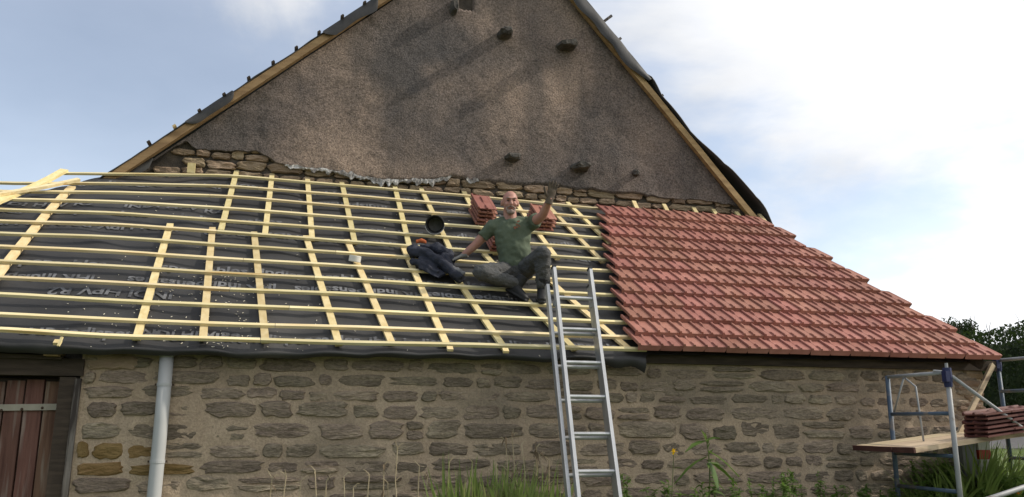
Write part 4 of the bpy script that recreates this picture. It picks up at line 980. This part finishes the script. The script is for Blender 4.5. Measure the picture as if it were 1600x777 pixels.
p0 = aty(1106, 726, y-0.05)
obj('pale_leaf', join(leafq(p0+Vector((0.0, -0.01, 0.02)), (0.3, -0.1, -1), 0.22, 0.13, rr, 0.1), leafq(p0+Vector((-0.01, 0, 0.0)), (0.85, -0.3, 0.35), 0.15, 0.07, rr, 0.5)), M['paleleaf'], tp_, smooth=True)
# yellow flower
fl = thing('yellow_flower', 'single small yellow flower on a thin stem left of the tall weed', 'flower')
c = aty(1053, 706, 6.60); gb = Vector((c.x-0.03, 6.62, ground(c.x, 6.6)))
obj('stem', tube([gb, gb.lerp(c, 0.6)+Vector((-0.02, 0, 0)), c], [0.005, 0.004, 0.003], 6), M['stem'], fl)
obj('petals', join(*[leafq(c, (math.cos(a), -0.5, math.sin(a)), 0.034, 0.026, rr, 0) for a in [k*1.05 for k in range(6)]], ball(c, 0.010, nu=8, nv=6)), M['yellow'], fl)
obj('leaves', join(*[leafq(gb.lerp(c, rr.uniform(0.3, 0.85)), (rr.uniform(-1, 1), -0.3, 0.5), 0.08, 0.018, rr, 0.4) for _ in range(7)]), M['leaf'], fl)
# weeds along the right of the wall foot
def weed(px, py, y, spread, n, label, seed, m='leaf', ll=(0.03, 0.075), group='low green weeds along the wall foot'):
    rr = random.Random(seed); b = aty(px, 777, y); gz = ground(b.x, y); top = (ztop(px, py, y)-gz)+0.01
    t = thing('weed', label, 'weed', group); stv, lv = [], []
    for s in range(7):
        a = Vector((b.x+rr.uniform(-0.4, 0.4)*spread, y+rr.uniform(-0.12, 0.12), gz-0.02)); e = a+Vector((rr.uniform(-0.3, 0.3)*spread, rr.uniform(-0.1, 0.05), top*rr.uniform(0.72, 1.04)))
        stv.append(tube([a, a.lerp(e, 0.5)+Vector((rr.uniform(-0.03, 0.03), 0, 0)), e], [0.005, 0.004, 0.0015], 5))
        for _ in range(n//7):
            q = a.lerp(e, rr.uniform(0.25, 1.0)**0.7); l = rr.uniform(*ll)
            lv.append(leafq(q, (rr.uniform(-1, 1), rr.uniform(-1, 0.6), rr.uniform(-0.1, 0.9)), l, l*0.36, rr, 0.4))
    obj('stems', join(*stv), M['stem'], t); obj('leaves', join(*lv), M[m], t, smooth=True)
wl = [(985, 742, 'pale weed tuft just right of the ladder foot'), (1040, 752, 'low weed below the yellow flower'), (1085, 745, 'leafy weed at the left foot of the tall weed'), (1135, 748, 'leafy weed at the right foot of the tall weed'),
      (1180, 756, 'low green weed below the middle of the tiled roof'), (1215, 745, 'bushy weed with pointed leaves against the wall'), (1250, 738, 'tallest bushy weed against the wall, with a pale tip'), (1285, 750, 'green weed between the bushy weed and the scaffold'),
      (1320, 757, 'low green weed left of the scaffold planks'), (1355, 757, 'low green weed under the plank ends'), (1395, 755, 'green weed at the foot of the left scaffold post'), (1440, 748, 'green weed between the two posts of the near scaffold frame')]
for i, (px, py, lb) in enumerate(wl): weed(px, py, 6.66-0.05*(i % 3), 0.34, 420, lb, 200+i, 'leaf')
# strap leaves under the scaffold
for i, (px, py, y, lb) in enumerate(((1470, 738, 6.75, 'arching strap-leaved clump behind the near scaffold post'), (1518, 708, 6.70, 'tall arching strap-leaved clump in front of the grey block'), (1548, 704, 6.75, 'tall arching strap-leaved clump below the marker post'), (1585, 715, 6.85, 'arching strap-leaved clump at the right edge under the planks'))):
    b = aty(px, 777, y); iris(px, y, 85, (ztop(px, py, y)-ground(b.x, y))*1.35, lb, 70+i, 'strap-leaved clumps under the scaffold', 1.0, 0.030)
for i, (px, py, y) in enumerate(((1455, 718, 6.85), (1500, 730, 6.8), (1560, 742, 6.6), (1600, 742, 6.8))):
    weed(px, py, y, 0.45, 500, ['rounded bushy weed behind the near scaffold post', 'leafy weed between the strap-leaved clumps', 'leafy weed above the loose tube', 'leafy weed in the bottom right corner'][i], 300+i, 'leaf', (0.04, 0.10), 'weeds under the scaffold')
c = aty(1590, 768, 6.6); of = thing('orange_flower', 'orange flower in the bottom right corner', 'flower'); gb = Vector((c.x, 6.6, ground(c.x, 6.6)))
obj('stem', tube([gb, c], 0.005, 6), M['stem'], of)
obj('petals', join(*[leafq(c, (math.cos(a), -0.5, math.sin(a)), 0.035, 0.022, rr, 0) for a in [k*0.63 for k in range(10)]], ball(c, 0.012, nu=8, nv=6)), M['orangeflower'], of)
# grass
rr = random.Random(9); bl = []
for _ in range(5200):
    x, y = rr.uniform(4.5, 14), rr.uniform(5.2, 13.0)
    if y > YW-0.05 and x < XR+0.1 and y < YG+1: continue
    a = rr.uniform(0, 6.28); bl.append(blade((x, y, ground(x, y)-0.01), (math.cos(a)*0.5, math.sin(a)*0.5, 1), rr.uniform(0.08, 0.26), 0.008, rr.uniform(0.1, 0.6), rr, 3))
for _ in range(2600):
    x, y = rr.uniform(-1.5, 5), rr.uniform(6.0, 6.95)
    a = rr.uniform(0, 6.28); bl.append(blade((x, y, ground(x, y)-0.01), (math.cos(a)*0.3, math.sin(a)*0.3, 1), rr.uniform(0.12, 0.45), 0.008, rr.uniform(0.1, 0.5), rr, 3))
gs = obj('grass', join(*bl), M['blade'], smooth=True); tag(gs, 'green grass growing along the wall foot and round the corner', 'grass', kind='stuff')

# hedge and tree ----------------------------------------------------------
def foliage(pts_fn, n, size, rr):
    V, Fc = [], []
    for _ in range(n):
        p = pts_fn(rr); a = Vector((rr.gauss(0, 1), rr.gauss(0, 1), rr.gauss(0, 1))).normalized(); b = a.orthogonal().normalized(); c = a.cross(b); s = size*rr.uniform(0.6, 1.5); k = len(V)
        V += [p-b*s, p-c*s*0.45, p+b*s, p+c*s*0.45]; Fc.append((k, k+1, k+2, k+3))
    return V, Fc
hd = thing('hedge', 'dark green hedge beyond the road at the right edge', 'hedge')
rr = random.Random(31)
def htop(x): return ztop(1560, 520, 19.0) + 0.25*mnoise.noise(Vector((x*0.55, 0, 1)))+0.18*mnoise.noise(Vector((x*1.7, 0, 2))) + 0.30*sst(18.2, 20.5, x)
def hpt(rr):
    x = rr.uniform(13, 34); y = 19.0+rr.uniform(-0.9, 0.9)+0.4*mnoise.noise(Vector((x*0.8, 0, 0))); b = ground(x, 19)
    return Vector((x, y, b+(htop(x)-b)*rr.random()**0.8))
obj('foliage', foliage(hpt, 42000, 0.06, rr), M['hedge'], hd)
V, Fc = [], []
for i in range(60):
    x = 13+21*i/59; b = ground(x, 19)-0.1
    for (yy, f) in ((18.75, 0), (18.75, 0.84), (19.0, 0.90), (19.4, 0.84), (19.4, 0)): V.append((x, yy+0.2*mnoise.noise(Vector((x, f, 0))), b+(htop(x)-0.12-b)*f))
Fc = [(i*5+j, i*5+j+1, (i+1)*5+j+1, (i+1)*5+j) for i in range(59) for j in range(4)]
obj('inner_twigs', (V, Fc), M['hedge'], hd)
tw = []
for _ in range(30):
    x = rr.uniform(16, 23); z = htop(x)-0.1; obj('shoot', tube([(x, 19, z), (x+rr.uniform(-0.1, 0.1), 19, z+0.25), (x+rr.uniform(-0.25, 0.25), 19, z+rr.uniform(0.3, 0.6))], [0.010, 0.007, 0.003], 5), M['bark'], hd)
tre = thing('tree', 'small round-topped tree behind the hedge, just beyond the roof edge', 'tree')
tc_ = aty(1486, 512, 24.0); gz = ground(tc_.x, 24)
obj('trunk', tube([(tc_.x, 24, gz-0.1), (tc_.x+0.1, 24, gz+1.0), (tc_.x, 24, tc_.z-0.3)], [0.12, 0.09, 0.03], 8), M['bark'], tre)
blobs = [(tc_+Vector((rr.uniform(-0.55, 0.55), rr.uniform(-0.4, 0.4), rr.uniform(-1.0, 0.1))), rr.uniform(0.22, 0.42)) for _ in range(12)]
def tpt(rr):
    c, r_ = rr.choice(blobs); v = Vector((rr.gauss(0, 1), rr.gauss(0, 1), rr.gauss(0, 1))).normalized(); return c+v*(r_*rr.random()**0.4)
obj('crown', foliage(tpt, 2600, 0.05, rr), M['hedge'], tre)

bpy.data.scenes.remove(TMP)
